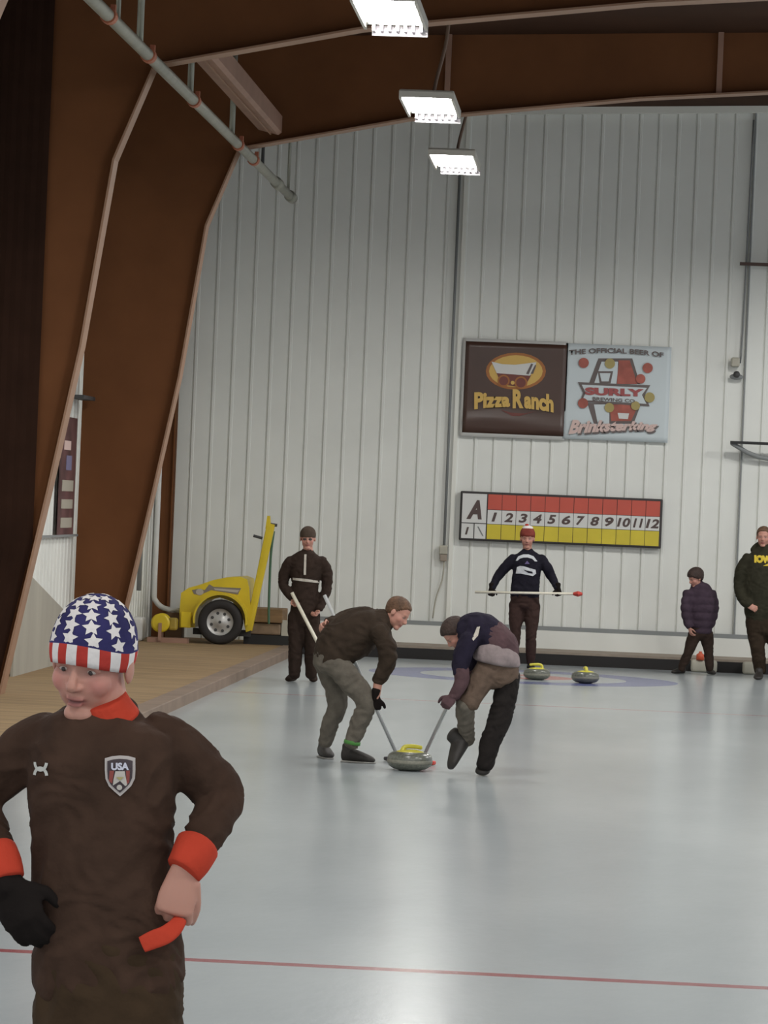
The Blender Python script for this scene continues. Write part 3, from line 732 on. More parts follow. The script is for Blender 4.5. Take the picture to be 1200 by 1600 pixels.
def ground(px, py):
    lo, hi = 5.0, 80.0
    for _ in range(50):
        m_ = (lo + hi) / 2
        if P(px, py, m_).z > 0: lo = m_
        else: hi = m_
    return P(px, py, lo)
g = ground(638, 1206); stone(g.x, g.y + 0.15, 0.4, 'grey curling stone with yellow handle between the two sweepers, nearest of the three', 1.12)
g = ground(838, 1063); stone(g.x, g.y + 0.15, math.pi + 0.25, 'curling stone with yellow handle at the feet of the person with the level broom', 1.03)
g = ground(914, 1068.5); stone(g.x, g.y + 0.15, math.pi * 0.55, 'grey curling stone with yellow handle in the house, rightmost of the three', 1.06)

# =================================================================== BROOMS
def broom(p0, p1, label, m_s, m_h, head='flat', r=0.014, axis=(1, 0, 0)):
    """p0 = top end, p1 = where the head is"""
    t = thing('curling_broom', label, 'broom', p1, 'curling brooms')
    bm = bmesh.new(); tube(bm, [tuple(p0), tuple(p1)], r, 10); obj('shaft', bm, m_s, t, True)
    a = V(axis).normalized(); 
    if head == 'flat':
        u = V((0, 0, 1)); v = a.cross(u)
        Rm = Matrix((a, v, u)).transposed()
        bm = bmesh.new(); box(bm, -0.10, 0.10, -0.035, 0.035, 0.0, 0.03, bev=0.01)
        for q in bm.verts: q.co = V((p1.x, p1.y, p1.z - 0.045)) + Rm @ q.co
        obj('brush_pad', bm, m_h, t)
        bm = bmesh.new(); ellipsoid(bm, p1 - V((0, 0, 0.005)), (0.03, 0.03, 0.022)); obj('swivel', bm, M['brush_dark'], t, True)
    else:
        bm = bmesh.new(); d = (V(p1) - V(p0)).normalized()
        loft(bm, [(*(p1 - d * 0.05), 0.02, 0.03), (*(p1), 0.035, 0.09), (*(p1 + d * 0.045), 0.02, 0.04)], (0, 1, 0) if False else (0, 0, 1), n=8, k=1)
        obj('brush_pad', bm, m_h, t)
    return t

# =================================================================== PEOPLE
SKIN = (0.47, 0.235, 0.175)
def basis(f, u):
    f = V(f).normalized(); u = V(u); u = (u - f * u.dot(f)).normalized(); x = f.cross(u)
    return Matrix((x, f, u)).transposed()
def head_shapes(bm, c, R, hs):
    def e(p, r): ellipsoid(bm, c + R @ (V(p) * hs), [q * hs for q in r], R)
    e((0, -.06, .17), (.33, .42, .34)); e((0, .08, -.08), (.275, .31, .38)); e((0, .06, -.22), (.262, .26, .24))
    e((0, .26, -.41), (.135, .10, .085)); e((0, .28, .09), (.22, .10, .07))
    for s in (-1, 1):
        e((s * .15, .22, -.12), (.115, .12, .13)); e((s * .335, -.03, -.05), (.035, .08, .125)); e((s * .045, .385, -.14), (.035, .035, .03))
        e((s * .13, .305, .015), (.085, .06, .045))
    e((0, .362, -.248), (.085, .032, .020)); e((0, .352, -.303), (.072, .032, .024))
    pts = [(0, .35, .06, .035, .03), (0, .40, -.04, .035, .04), (0, .445, -.12, .048, .045), (0, .40, -.17, .05, .02)]
    dd = []
    for x, y, z, a, b in pts:
        q = c + R @ (V((x, y, z)) * hs); dd.append((*q, a * hs, b * hs))
    loft(bm, dd, R @ V((1, 0, 0)), n=10, k=3)
def hand_shapes(bm, w, d, nrm, th, L=0.17, curl=0.5, infl=1.0, spread=0.12, tuck=1.0):
    d = V(d).normalized(); nrm = V(nrm); nrm = (nrm - d * nrm.dot(d)).normalized()
    t0 = d.cross(nrm); t = t0 if V(th).dot(t0) > 0 else -t0; w = V(w)
    loft(bm, [(*(w - d * .05 * L), .14 * L * infl, .12 * L * infl), (*(w + d * .12 * L), .18 * L * infl, .105 * L * infl), (*(w + d * .34 * L), .225 * L * infl, .095 * L * infl), (*(w + d * .50 * L), .215 * L * infl, .075 * L * infl)], t, n=14, k=3)
    for i in range(4):
        off = .165 - .11 * i
        ln = (.42, .47, .44, .34)[i] * L
        b = w + d * (.48 - .02 * abs(i - 1)) * L + t * off * L
        dirn = (d + t * (off / .165) * spread).normalized()
        pts = [b]; ang = 0.0; p = b
        for sg, cf in zip((.45, .31, .24), (.9, 1.1, .8)):
            ang += curl * cf
            v = dirn * math.cos(ang) + nrm * math.sin(ang); p = p + v * ln * sg; pts.append(p)
        rr = (.058, .054, .048, .040)
        loft(bm, [(*q, r * L * infl, r * L * infl) for q, r in zip(pts, rr)], t, n=8, k=2, dome=(1, 1))
    b = w + d * .16 * L + t * .15 * L + nrm * .02 * L
    p1 = b + (d * .55 + t * .75 * tuck + nrm * .25).normalized() * .24 * L
    p2 = p1 + (d * .85 + t * .25 * tuck + nrm * (.2 + curl * .4)).normalized() * .17 * L
    p3 = p2 + (d * .8 - t * .05 * curl + nrm * (.2 + curl * .7)).normalized() * .14 * L
    loft(bm, [(*b, .085 * L * infl, .08 * L * infl), (*p1, .066 * L * infl, .066 * L * infl), (*p2, .058 * L * infl, .058 * L * infl), (*p3, .045 * L * infl, .045 * L * infl)], nrm, n=8, k=2, dome=(1, 1))
def paint_skin(bm, c, R, hs, detail=True, blush=0.35):
    Ri = R.transposed(); base = V(SKIN)
    lay = bm.verts.layers.float_color.new('tint')
    for v in bm.verts:
        q = Ri @ (v.co - c) / hs
        col = base.copy()
        if q.length < 0.75 and q.y > 0:
            for s in (-1, 1):
                g = math.exp(-((q.x - s * .19) ** 2 + (q.z + .13) ** 2) / .012); col = col.lerp(V((.50, .17, .15)), blush * g)
                g = math.exp(-(((q.x - s * .125) / .085) ** 2 + ((q.z - .0) / .045) ** 2)); col = col.lerp(V((.22, .11, .09)), .65 * g)
                g = math.exp(-(((q.x - s * .14) / .09) ** 4 + ((q.z - .085 + abs(q.x) * .08) / .018) ** 2)); col = col.lerp(V((.16, .08, .05)), .6 * g)
                g = math.exp(-(((q.x - s * .035) / .018) ** 2 + ((q.z + .165) / .012) ** 2)); col = col.lerp(V((.12, .04, .03)), .7 * g)
            if q.y > .2:
                g = math.exp(-((q.x / .10) ** 4 + ((q.z + .275) / (.045)) ** 4)); col = col.lerp(V((.30, .085, .08)), .85 * g)
                g = math.exp(-((q.x / .085) ** 4 + ((q.z + .272) / .013) ** 2)); col = col.lerp(V((.06, .015, .015)), .8 * g)
        v[lay] = (col.x, col.y, col.z, 1)
def sculpt_face(bm, c, R, hs):
    Ri = R.transposed(); f = R @ V((0, 1, 0))
    for v in bm.verts:
        q = Ri @ (v.co - c) / hs
        if q.length > .75 or q.y < .12: continue
        d = 0
        for s in (-1, 1): d -= .040 * math.exp(-(((q.x - s * .125) / .07) ** 2 + ((q.z - .0) / .04) ** 2))
        d -= .018 * math.exp(-((q.x / .09) ** 4 + ((q.z + .272) / .012) ** 2))
        v.co += f * d * hs
def shell(c, R, hs, line, rad=(.355, .445, .37), cen=(0, -.055, .175), thick=0.0, low=.52, seg=48, noise_a=0.0, frizz=14):
    """hair or cap: a closed dome that sinks inside the head below its edge line"""
    bm = bmesh.new(); r = bmesh.ops.create_uvsphere(bm, u_segments=seg, v_segments=seg // 2, radius=1.0)
    for v in bm.verts:
        q = v.co.copy(); rz = rad[2] if q.z > 0 else low
        p = V((q.x * rad[0], q.y * rad[1], q.z * rz)) + V(cen)
        m = max(0.0, min(1.0, (p.z - line(p)) / 0.05))
        k = 0.80 + 0.20 * m
        if noise_a and m > 0: k += noise_a * noise.noise(V((q.x * frizz, q.y * frizz * .5, q.z * 4)))
        p = V(cen) + (p - V(cen)) * k
        v.co = c + R @ (p * hs)
    return bm
def short_hair(p):     # edge line of short hair, rising from nape to forehead
    y = p.y
    t = max(0.0, min(1.0, (y + .30) / .62)); return -.28 + .56 * t ** 1.3
def long_front(p):
    t = max(0.0, min(1.0, (p.y + .25) / .62)); return -.34 + .50 * t
class Person:
    def __init__(s, name, label, foot, Y0):
        s.t = thing(name, label, 'person', foot); s.Y = Y0; s.body = bmesh.new(); s.parts = []
    def L(s, *pts):   # (px, py, dy, a, b)
        return [(*P(p[0], p[1], s.Y + p[2]), p[3], p[4] if len(p) > 4 else p[3]) for p in pts]
    def garment(s, name, m, lofts, voxel=0.010, wr=0.006, freq=11, inner=0.72, iters=4, post=None, label=None):
        bm = bmesh.new()
        for lf in lofts:
            pts, kw = lf[0], dict(lf[1]) if len(lf) > 1 else {}
            loft(bm, pts, **kw)
            loft(s.body, pts, **{**kw, 'scale': inner})
        bm = remesh(bm, voxel, iters)
        if wr: wrinkle(bm, wr, freq, len(s.parts) * 3.1)
        if post: post(bm)
        o = obj(name, bm, m, s.t, True); s.parts.append(o)
        if label: o['label'] = label
        return o
    def finish(s, c, R, hs, voxel=0.006, blush=0.3, iters=2):
        head_shapes(s.body, c, R, hs)
        bm = remesh(s.body, voxel, iters); sculpt_face(bm, c, R, hs); paint_skin(bm, c, R, hs, blush=blush)
        obj('body', bm, M['skin'], s.t, True)
        for sd in (-1, 1):
            e = bmesh.new(); ellipsoid(e, c + R @ (V((sd * .125, .300, -.002)) * hs), (.052 * hs, .04 * hs, .026 * hs), R, 12)
            eye = obj('eye', e, M['eye_white'], s.t, True)
            e = bmesh.new(); ellipsoid(e, c + R @ (V((sd * .125, .332, -.008)) * hs), (.022 * hs, .012 * hs, .020 * hs), R, 10)
            obj('iris', e, M['iris'], eye, True)
    def shoe(s, heel, toe, m=None, h=0.085, w=0.045, sole=True, up=None):
        heel, toe = V(heel), V(toe); d = (toe - heel); L = d.length; d.normalize(); up = V(up or (0, 0, 1)); up = (up - d * up.dot(d)).normalized()
        sd = d.cross(up); bm = bmesh.new()
        def at(t, z): return heel + d * L * t + up * z
        loft(bm, [(*at(.04, h * .55), w * .8, h * .5), (*at(.28, h * .52), w * .88, h * .5), (*at(.6, h * .40), w * 1.0, h * .38), (*at(.88, h * .28), w * .95, h * .26), (*at(1.0, h * .22), w * .6, h * .18)], sd, n=16, k=3)
        loft(bm, [(*at(.17, h * .5), w * .8, w * .95), (*at(.15, h * 1.2), w * .72, w * .9)], sd, n=14, k=1)
        o = obj('shoe', remesh(bm, 0.008, 2), m or M['shoe'], s.t, True)
        if sole:
            bm = bmesh.new(); loft(bm, [(*at(-.02, h * .06), w * .75, h * .07), (*at(.3, h * .06), w * .85, h * .07), (*at(.7, h * .06), w * 1.06, h * .07), (*at(1.04, h * .06), w * .55, h * .06)], sd, n=14, k=3, sq=4)
            obj('sole', bm, M['sole'], o, True)
        return o
    def hand(s, w, d, n_, th, L=.17, curl=.5, glove=None, infl=1.25, tuck=1.0):
        hand_shapes(s.body, w, d, n_, th, L, curl, tuck=tuck)
        if glove:
            bm = bmesh.new(); hand_shapes(bm, w, d, n_, th, L, curl, infl, tuck=tuck)
            dd = V(d).normalized()
            loft(bm, [(*(V(w) - dd * .3 * L), .22 * L, .2 * L), (*(V(w) + dd * .1 * L), .2 * L, .16 * L)], n_, n=12, k=1)
            obj('glove', remesh(bm, 0.006, 1), glove, s.t, True)
def decal(person, garment, name, m, polys, off=0.003, Yfrom=None, sub=0.02):
    """polys of photo pixels dropped on to the cloth along the hall's axis"""
    me = garment.data; bvh = BVHTree.FromPolygons([garment.matrix_world @ v.co for v in me.vertices], [p.vertices[:] for p in me.polygons])
    bm = bmesh.new()
    if isinstance(polys, bmesh.types.BMesh): bm = polys
    else:
        for p in polys: art_poly(bm, [P(a, b, Yfrom) for a, b in p])
    for _ in range(5):
        es = [e for e in bm.edges if e.calc_length() > sub]
        if not es: break
        bmesh.ops.subdivide_edges(bm, edges=es, cuts=1); bmesh.ops.triangulate(bm, faces=bm.faces[:])
    camp = V((0, 0, HC))
    last = Yfrom
    for v in bm.verts:
        hit = bvh.ray_cast(V((v.co.x, Yfrom - 1.0, v.co.z)), V((0, 1, 0)))
        if hit[0] is not None: v.co.y = hit[0].y - off; last = v.co.y
        else: v.co.y = last
    return obj(name, bm, m, person.t, False, normals=False)

# ------------------------------------------------------------------ 1. boy in the foreground
def boy():
    Y = 7.4; p = Person('person', 'person in a stars and stripes beanie and black shirt with orange cuffs, in the foreground', (P(170, 1500, Y).x, Y, 0), Y)
    L = p.L
    torso = L((170, 1535, .0, .150, .115), (168, 1470, .0, .147, .112), (163, 1400, 0, .142, .105), (160, 1320, 0, .139, .102), (160, 1240, 0, .146, .108), (161, 1188, 0, .148, .108), (162, 1150, .01, .140, .092), (165, 1124, .015, .100, .075), (168, 1106, .015, .062, .060))
    armR = L((236, 1152, .02, .050, .056), (272, 1172, .025, .052, .058), (313, 1208, .04, .051, .055), (345, 1244, .05, .044, .047), (328, 1288, .0, .041, .043), (306, 1326, -.055, .034, .036))
    armL = L((84, 1152, .02, .050, .056), (46, 1172, .025, .052, .058), (3, 1208, .04, .051, .055), (-32, 1250, .05, .045, .047), (-18, 1302, .0, .040, .042), (0, 1345, -.06, .033, .036))
    shirt = p.garment('shirt', M['boy_shirt'], [(torso, dict(side=(1, 0, 0), n=32, sq=2.3)), (armR, dict(side=(0, 1, 0), n=20)), (armL, dict(side=(0, 1, 0), n=20))], voxel=.0055, wr=.008, freq=13, inner=.86, iters=5)
    # trousers down to the ice
    x0 = P(170, 1560, Y); g = 0.0
    def leg(cx, sgn):
        hx = x0.x + sgn * .068
        return [(hx, Y, .98, .080, .100), (hx + sgn * .003, Y, .80, .078, .090), (hx + sgn * .012, Y - .01, .52, .066, .070), (hx + sgn * .016, Y + .005, .30, .060, .064), (hx + sgn * .018, Y + .01, .09, .052, .055)]
    pel = [(x0.x, Y, 1.12, .138, .108), (x0.x, Y, 1.02, .145, .114), (x0.x, Y, .93, .144, .112), (x0.x, Y, .86, .12, .10)]
    p.garment('trousers', M['boy_pants'], [(pel, dict(n=28, sq=2.4)), (leg(0, -1), dict()), (leg(0, 1), dict())], voxel=.008, wr=.008, freq=10)
    for sg in (-1, 1):
        hx = x0.x + sg * .09; p.shoe((hx, Y + .07, 0), (hx + sg * .02, Y - .17, 0))
    # cuffs
    def cuff(pts, side, nm='cuff'):
        bm = bmesh.new(); loft(bm, pts, side=side, n=24, k=3, dome=(.15, .15)); o = obj(nm, bm, M['orange'], p.t, True); o['label'] = 'orange cuff'; return o
    cuff(L((308, 1323, -.05, .042, .046), (298, 1343, -.072, .040, .043), (287, 1360, -.085, .035, .039)), (1, -.3, .4))
    cuff(L((-6, 1336, -.05, .043, .046), (3, 1355, -.07, .041, .043), (9, 1374, -.08, .037, .040)), (1, .3, -.2))
    # collar
    bm = bmesh.new(); loft(bm, L((168, 1122, .0, .064, .062), (164, 1106, -.008, .054, .056), (160, 1092, -.015, .048, .052)), side=(1, 0, 0), n=28, k=3, dome=(.1, .1))
    o = obj('collar', bm, M['orange'], p.t, True); o['label'] = 'orange collar'
    # neck and head
    c = P(144, 1031, Y - .015); R = basis((-.25, -.93, -.24), (.045, -.22, 1)); hs = .228
    loft(p.body, [(*P(165, 1118, Y + .01), .052, .055), (*P(160, 1085, Y + .0), .048, .052), (*P(152, 1050, Y), .05, .055)], n=16)
    # arms and hands of the body
    wR = P(288, 1357, Y - .085); p.hand(wR, P(270, 1430, Y - .085) - wR, (-.1, 1, -.1), (1, 0, .2), L=.172, curl=.85, tuck=.25)
    wL = P(10, 1378, Y - .08); p.hand(wL, P(40, 1440, Y - .10) - wL, (.35, 1, -.2), (1, 0, .2), L=.175, curl=.45, glove=M['black_glove'], infl=1.22, tuck=.9)
    p.finish(c, R, hs, voxel=.0033, blush=.55, iters=2)
    # orange hem trim, gripped by the hand
    bm = bmesh.new(); 
    loft(bm, L((222, 1476, -.125, .004, .016), (240, 1468, -.123, .005, .018), (258, 1461, -.118, .006, .018), (272, 1450, -.105, .007, .017), (281, 1438, -.085, .008, .014)), side=(.2, 1, 0), n=12, k=4, dome=(.3, .3), sq=3)
    o = obj('pocket_trim', bm, M['orange'], p.t, True); o['label'] = 'orange fabric trim at the hip'
    # beanie
    cen = V((0, -.03, .13)); rad = V((.365, .445, .44))
    def surf(az, ph, k=1.0): return cen + V((rad.x * math.cos(ph) * math.sin(az), rad.y * math.cos(ph) * math.cos(az), rad.z * math.sin(ph))) * k
    def ph0(az):
        z = -.055 + .125 * max(0, math.cos(az)) ** 1.5 - .07 * max(0, -math.cos(az)) ; return math.asin(max(-.95, min(.95, (z - cen.z) / rad.z)))
    bm = bmesh.new(); NU, NB, NT = 96, 4, 16; rows = []
    for j in range(NB + NT + 1):
        row = []
        for i in range(NU):
            az = 2 * math.pi * i / NU; a = ph0(az); b = a + .40
            ph = a + (b - a) * j / NB if j <= NB else b + (math.pi / 2 - .02 - b) * (j - NB) / NT
            kk = 1.0 + (.02 if j <= NB else 0.0) + .004 * math.sin(az * 40)
            row.append(bm.verts.new(c + R @ (surf(az, ph, kk) * hs)))
        rows.append(row)
    for j in range(NB + NT):
        for i in range(NU):
            f = bm.faces.new((rows[j][i], rows[j][(i + 1) % NU], rows[j + 1][(i + 1) % NU], rows[j + 1][i]))
            f.material_index = 0 if j >= NB else (1 if ((i + 1) // 4) % 2 else 2)
    f = bm.faces.new(rows[-1]); f.material_index = 0
    hat = obj('beanie', bm, [M['navy'], M['knit_red'], M['knit_white']], p.t, True); hat['label'] = 'navy beanie with white stars over red and white stripes'
    md = hat.modifiers.new('thickness', 'SOLIDIFY'); md.thickness = .006; md.offset = -1
    bm = bmesh.new()
    for r_ in range(6):
        n_ = (10, 10, 9, 7, 5, 3)[r_]
        for i in range(n_):
            az = 2 * math.pi * (i + .30 + (.12 * r_)) / n_; ph = ph0(az) * (1 - r_ / 6) + .53 + .255 * r_ + (ph0(0) * r_ / 6)
            if ph > 1.45: continue
            ctr = surf(az, ph); tn = V((ctr.x / rad.x ** 2, (ctr.y - cen.y) / rad.y ** 2, (ctr.z - cen.z) / rad.z ** 2)).normalized()
            tx = V((0, 0, 1)).cross(tn).normalized(); ty = tn.cross(tx)
            vs = []
            for q in range(10):
                a = math.pi / 2 + math.pi * q / 5; rr = (.082 if q % 2 == 0 else .040) * (1, 1, .95, .9, .8, .7)[r_]
                pt = ctr + tx * rr * math.cos(a) * 1.05 + ty * rr * math.sin(a) * .92 - cen
                e = V((pt.x / rad.x, pt.y / rad.y, pt.z / rad.z)); pt = pt / e.length * 1.012 + cen
                vs.append(bm.verts.new(c + R @ (pt * hs)))
            e = V(((ctr - cen).x / rad.x, (ctr - cen).y / rad.y, (ctr - cen).z / rad.z))
            cv = bm.verts.new(c + R @ ((cen + (ctr - cen) / e.length * 1.014) * hs))
            for q in range(10): bm.faces.new((cv, vs[q], vs[(q + 1) % 10]))
    obj('star_pattern', bm, M['knit_white'], hat, False, normals=False)
    # chest marks
    Yf = Y
    wht = mat('mark_white', (.50, .50, .46), .7)
    def arcpoly(cx, cy, rx, ry, t_, a0, a1, n=14):
        o_ = [(cx + rx * math.cos(math.radians(a0 + (a1 - a0) * i / n)), cy + ry * math.sin(math.radians(a0 + (a1 - a0) * i / n))) for i in range(n + 1)]
        i_ = [(cx + (rx - t_) * math.cos(math.radians(a0 + (a1 - a0) * i / n)), cy + (ry - t_) * math.sin(math.radians(a0 + (a1 - a0) * i / n))) for i in range(n + 1)]
        return o_ + i_[::-1]
    cx, cy = 73, 1197
    decal(p, shirt, 'chest_logo', wht, [arcpoly(cx, cy - 11, 13, 15, 5, 5, 175), arcpoly(cx, cy + 11, 13, 15, 5, 185, 355)], .003, Yf, .01)
    def shield(k, cy0=1205):
        pts = [(-23, -26), (-12, -29), (0, -30), (12, -29), (23, -26), (23, -8), (22, 6), (17, 17), (9, 25), (0, 33), (-9, 25), (-17, 17), (-22, 6), (-23, -8)]
        return [(198.5 + x * k, cy0 + y * k) for x, y in pts]
    decal(p, shirt, 'crest', mat('crest_pale', (.42, .38, .36), .7), [shield(1.0)], .003, Yf, .01)
    decal(p, shirt, 'crest_field', mat('crest_navy', (.045, .030, .035), .7), [shield(.83)], .0045, Yf, .01)
    decal(p, shirt, 'crest_stripe', mat('crest_red', (.22, .045, .035), .7), [[(183, 1198), (190, 1198), (187, 1218), (182, 1214)], [(208, 1198), (214, 1198), (213, 1216), (209, 1220)]], .006, Yf, .01)
    decal(p, shirt, 'crest_figure', mat('crest_cream', (.44, .41, .37), .7), [[(192, 1199), (206, 1199), (210, 1220), (207, 1222), (199, 1214), (188, 1221), (189, 1212)], circ(198, 1224, 4.2)], .006, Yf, .01)
    decal(p, shirt, 'crest_gold', mat('crest_gold', (.34, .30, .12), .7), [[(193, 1208), (205, 1208), (199, 1213)]], .0075, Yf, .01)
    bm = text_bm('USA', 0, .05)
    for v in bm.verts: v.co = P(185.5 + 27 * v.co.x, 1196.5 - 11.5 * v.co.y + .8, Yf)
    decal(p, shirt, 'crest_lettering', mat('crest_letters', (.50, .50, .58), .7), bm, .007, Yf, .01)
boy()

# ------------------------------------------------------------------ 2. left sweeper
def left_sweeper():
    Y = 28.7; foot = ground(555, 1196)
    p = Person('person', 'person bent over sweeping in a dark jacket and grey trousers, left of the moving stone', (foot.x, foot.y, 0), Y); L = p.L
    torso = L((519, 1034, .0, .175, .150), (530, 1010, 0, .19, .180), (550, 994, 0, .20, .190), (572, 980, 0, .20, .165), (592, 974, 0, .18, .12), (602, 966, 0, .09, .085))
    nearA = L((592, 985, -.17, .085, .08), (604, 1008, -.19, .075, .075), (606, 1032, -.18, .066, .07), (598, 1052, -.16, .055, .058), (590, 1066, -.14, .046, .05))
    farA = L((590, 968, .17, .08), (560, 962, .24, .07), (534, 968, .22, .06), (520, 972, .15, .05), (512, 974, .10, .043))
    p.garment('jacket', M['brown_jacket'], [(torso, dict(side=(0, 1, 0), n=24)), (nearA, dict(side=(0, 1, 0))), (farA, dict(side=(0, 0, 1)))], voxel=.011, wr=.013, freq=9)
    pel = L((512, 1040, 0, .165, .115), (517, 1024, 0, .165, .13), (530, 1012, 0, .15, .12))
    lg1 = L((524, 1036, -.09, .10, .10), (548, 1064, -.10, .092, .095), (572, 1096, -.10, .078, .082), (562, 1128, -.08, .068, .074), (549, 1164, -.06, .055, .058))
    lg2 = L((512, 1038, .09, .10, .10), (522, 1068, .12, .090, .092), (527, 1102, .14, .074, .078), (515, 1134, .18, .064, .068), (508, 1162, .22, .052, .055))
    p.garment('trousers', M['grey_pants'], [(pel, dict(side=(0, 1, 0), n=20)), (lg1, dict(side=(0, 1, 0))), (lg2, dict(side=(0, 1, 0)))], voxel=.011, wr=.010, freq=10)
    h = ground(540, 1190); p.shoe((h.x - .02, h.y - .05, 0), (h.x + .22, h.y - .10, 0), w=.05, h=.11)
    h = ground(498, 1183); p.shoe((h.x + .02, h.y, 0), (h.x + .10, h.y - .20, 0), w=.05, h=.11)
    q = P(549, 1161, Y - .12); bm = bmesh.new(); loft(bm, [(q.x, q.y + .06, q.z - .012, .062, .064), (q.x + .004, q.y + .06, q.z + .012, .063, .065)], side=(0, 1, 0), dome=(.1, .1)); obj('ankle_band', bm, M['neon'], p.t, True)['label'] = 'bright green ankle band'
    c = P(621, 958, Y - .02); R = basis((.80, -.30, -.52), (.52, .05, .85)); hs = .232
    loft(p.body, L((596, 972, .0, .062), (606, 966, -.005, .057), (614, 962, -.01, .06)), side=(0, 1, 0))
    p.garment('collar', M['brown_jacket'], [(L((594, 972, 0, .085), (604, 965, 0, .078)), dict(side=(0, 1, 0)))], wr=.003)
    loft(p.body, [(*P(592, 1058, Y - .15), .036, .036), (*P(587, 1090, Y - .14), .032, .032)], side=(0, 1, 0))
    w1b = P(587, 1088, Y - .14); p.hand(w1b, P(584, 1120, Y - .10) - w1b, (.2, .9, 0), (.8, 0, -.2), L=.175, curl=1.0, glove=M['black_glove'], infl=1.35)
    w2 = P(514, 974, Y + .10); p.hand(w2, P(500, 980, Y + .04) - w2, (.1, -.8, -.6), (0, -.3, .8), L=.18, curl=1.0)
    p.finish(c, R, hs, voxel=.0065)
    obj('hair', shell(c, R, hs, short_hair, noise_a=.02), M['hair_brown'], p.t, True)
    top = P(507, 930, Y + .16); g = ground(612, 1192)
    broom(top, V((g.x + .03, g.y + .18, .05)), 'curling broom with a pale shaft passing behind the left sweeper to the stone', M['shaft_grey'], M['brush_dark'], axis=(1, .3, 0))
left_sweeper()

# ------------------------------------------------------------------ 3. right sweeper
def right_sweeper():
    Y = 28.0; foot = ground(757, 1214)
    p = Person('person', 'person bent double sweeping in a navy and plum jacket, right of the moving stone', (foot.x, foot.y, 0), Y); L = p.L
    up = L((772, 1006, .03, .155, .125), (757, 990, .05, .175, .145), (742, 985, .08, .175, .135), (728, 986, .12, .14, .11), (718, 988, .14, .09, .085))
    arm = L((735, 1000, -.09, .085, .08), (722, 1026, -.12, .075, .072), (719, 1052, -.13, .064, .064))
    arm2 = L((732, 998, .26, .08, .08), (738, 1030, .26, .068), (742, 1058, .16, .06))
    p.garment('jacket', M['navy_jacket'], [(up, dict(side=(.2, 1, 0), n=24)), (arm, dict(side=(0, 1, 0))), (arm2, dict(side=(0, 1, 0)))], voxel=.011, wr=.012, freq=9)
    p.garment('jacket_back', M['purple_jacket'], [(L((788, 1022, .02, .165, .105), (784, 1008, .03, .168, .118), (766, 994, .05, .172, .132)), dict(side=(.2, 1, 0), n=22))], wr=.008)
    p.garment('shirt_tail', M['pink_shirt'], [(L((775, 1035, -.01, .176, .148), (777, 1026, -.01, .180, .155), (781, 1016, .0, .160, .140)), dict(side=(1, .1, -.15), n=24, dome=(.15, .3)))], wr=.004)
    lf = L((735, 1084, -.10, .055, .055), (722, 1092, -.12, .052), (712, 1096, -.13, .044))
    fore = L((720, 1046, -.13, .062), (722, 1064, -.14, .056), (714, 1080, -.15, .047), (707, 1089, -.16, .038))
    fore2 = L((742, 1056, .16, .058), (728, 1074, .02, .050), (712, 1088, -.10, .040))
    p.garment('sleeves', M['purple_jacket'], [(fore, dict(side=(0, 1, 0))), (fore2, dict(side=(0, 1, 0)))], wr=.006)
    legA = L((760, 1048, -.04, .090, .10), (748, 1070, -.05, .088, .092), (732, 1100, -.08, .078, .08))
    legA2 = L((728, 1098, -.08, .076, .078), (727, 1122, .0, .070, .072), (731, 1158, .12, .056, .060))
    legB = L((795, 1054, .04, .085, .10), (790, 1086, .04, .088, .10), (780, 1125, .02, .088, .09), (766, 1160, .0, .078, .08), (758, 1196, .0, .066, .066))
    pel = L((778, 1062, .01, .155, .12), (777, 1048, .01, .162, .13), (777, 1036, .0, .15, .12))
    p.garment('trousers', M['brown_pants'], [(pel, dict(side=(1, .1, 0), n=20)), (legA, dict(side=(1, .3, 0)))], voxel=.011, wr=.010, freq=10)
    p.garment('lower_trouser_leg', M['grey_pants'], [(legA2, dict(side=(1, 0, 0)))], voxel=.011, wr=.010, freq=10, label='paler grey lower leg')
    p.garment('far_trouser_leg', M['black_pants'], [(legB, dict(side=(1, 0, 0)))], voxel=.011, wr=.012, freq=10, label='black trouser leg')
    # near foot lifted, toe down
    p.shoe(P(737, 1160, Y + .12), P(709, 1203, Y + .02), w=.070, h=.13, up=(-.8, -.2, .55), sole=False)
    h = ground(757, 1212); p.shoe((h.x, h.y + .06, 0), (h.x - .02, h.y - .20 + .12, 0), w=.056, h=.11, sole=False)
    c = P(712, 990, Y + .08); R = basis((-.62, -.10, -.78), (-.72, -.15, .60)); hs = .225
    loft(p.body, L((726, 986, .10, .06), (718, 988, .09, .055)), side=(0, 1, 0))
    w1 = P(708, 1088, Y - .16); p.hand(w1, P(697, 1100, Y - .19) - w1, (-.1, .8, -.5), (0, .2, 1), L=.17, curl=1.1, glove=M['purple_jacket'])
    w2 = P(714, 1086, Y - .08); p.hand(w2, P(703, 1092, Y - .12) - w2, (-.1, -.8, -.5), (0, .2, 1), L=.16, curl=1.1, glove=M['purple_jacket'])
    p.finish(c, R, hs, voxel=.0065)
    obj('hair', shell(c, R, hs, lambda q: short_hair(q) - .03, rad=(.375, .47, .39), noise_a=.02), M['hair_dark'], p.t, True)
    j = p.parts[0]; decal(p, j, 'jacket_stripe', M['piping'], [[(746, 979), (751, 978), (748, 992), (741, 1000), (739, 997)]], .006, Y, .03)
    g = ground(672, 1196)
    broom(P(724, 1050, Y - .10), V((g.x - .06, g.y + .02, .05)), 'curling broom with grey shaft and red pad held by the right sweeper', M['shaft_grey'], M['brush_red'], axis=(1, -.2, 0))
right_sweeper()

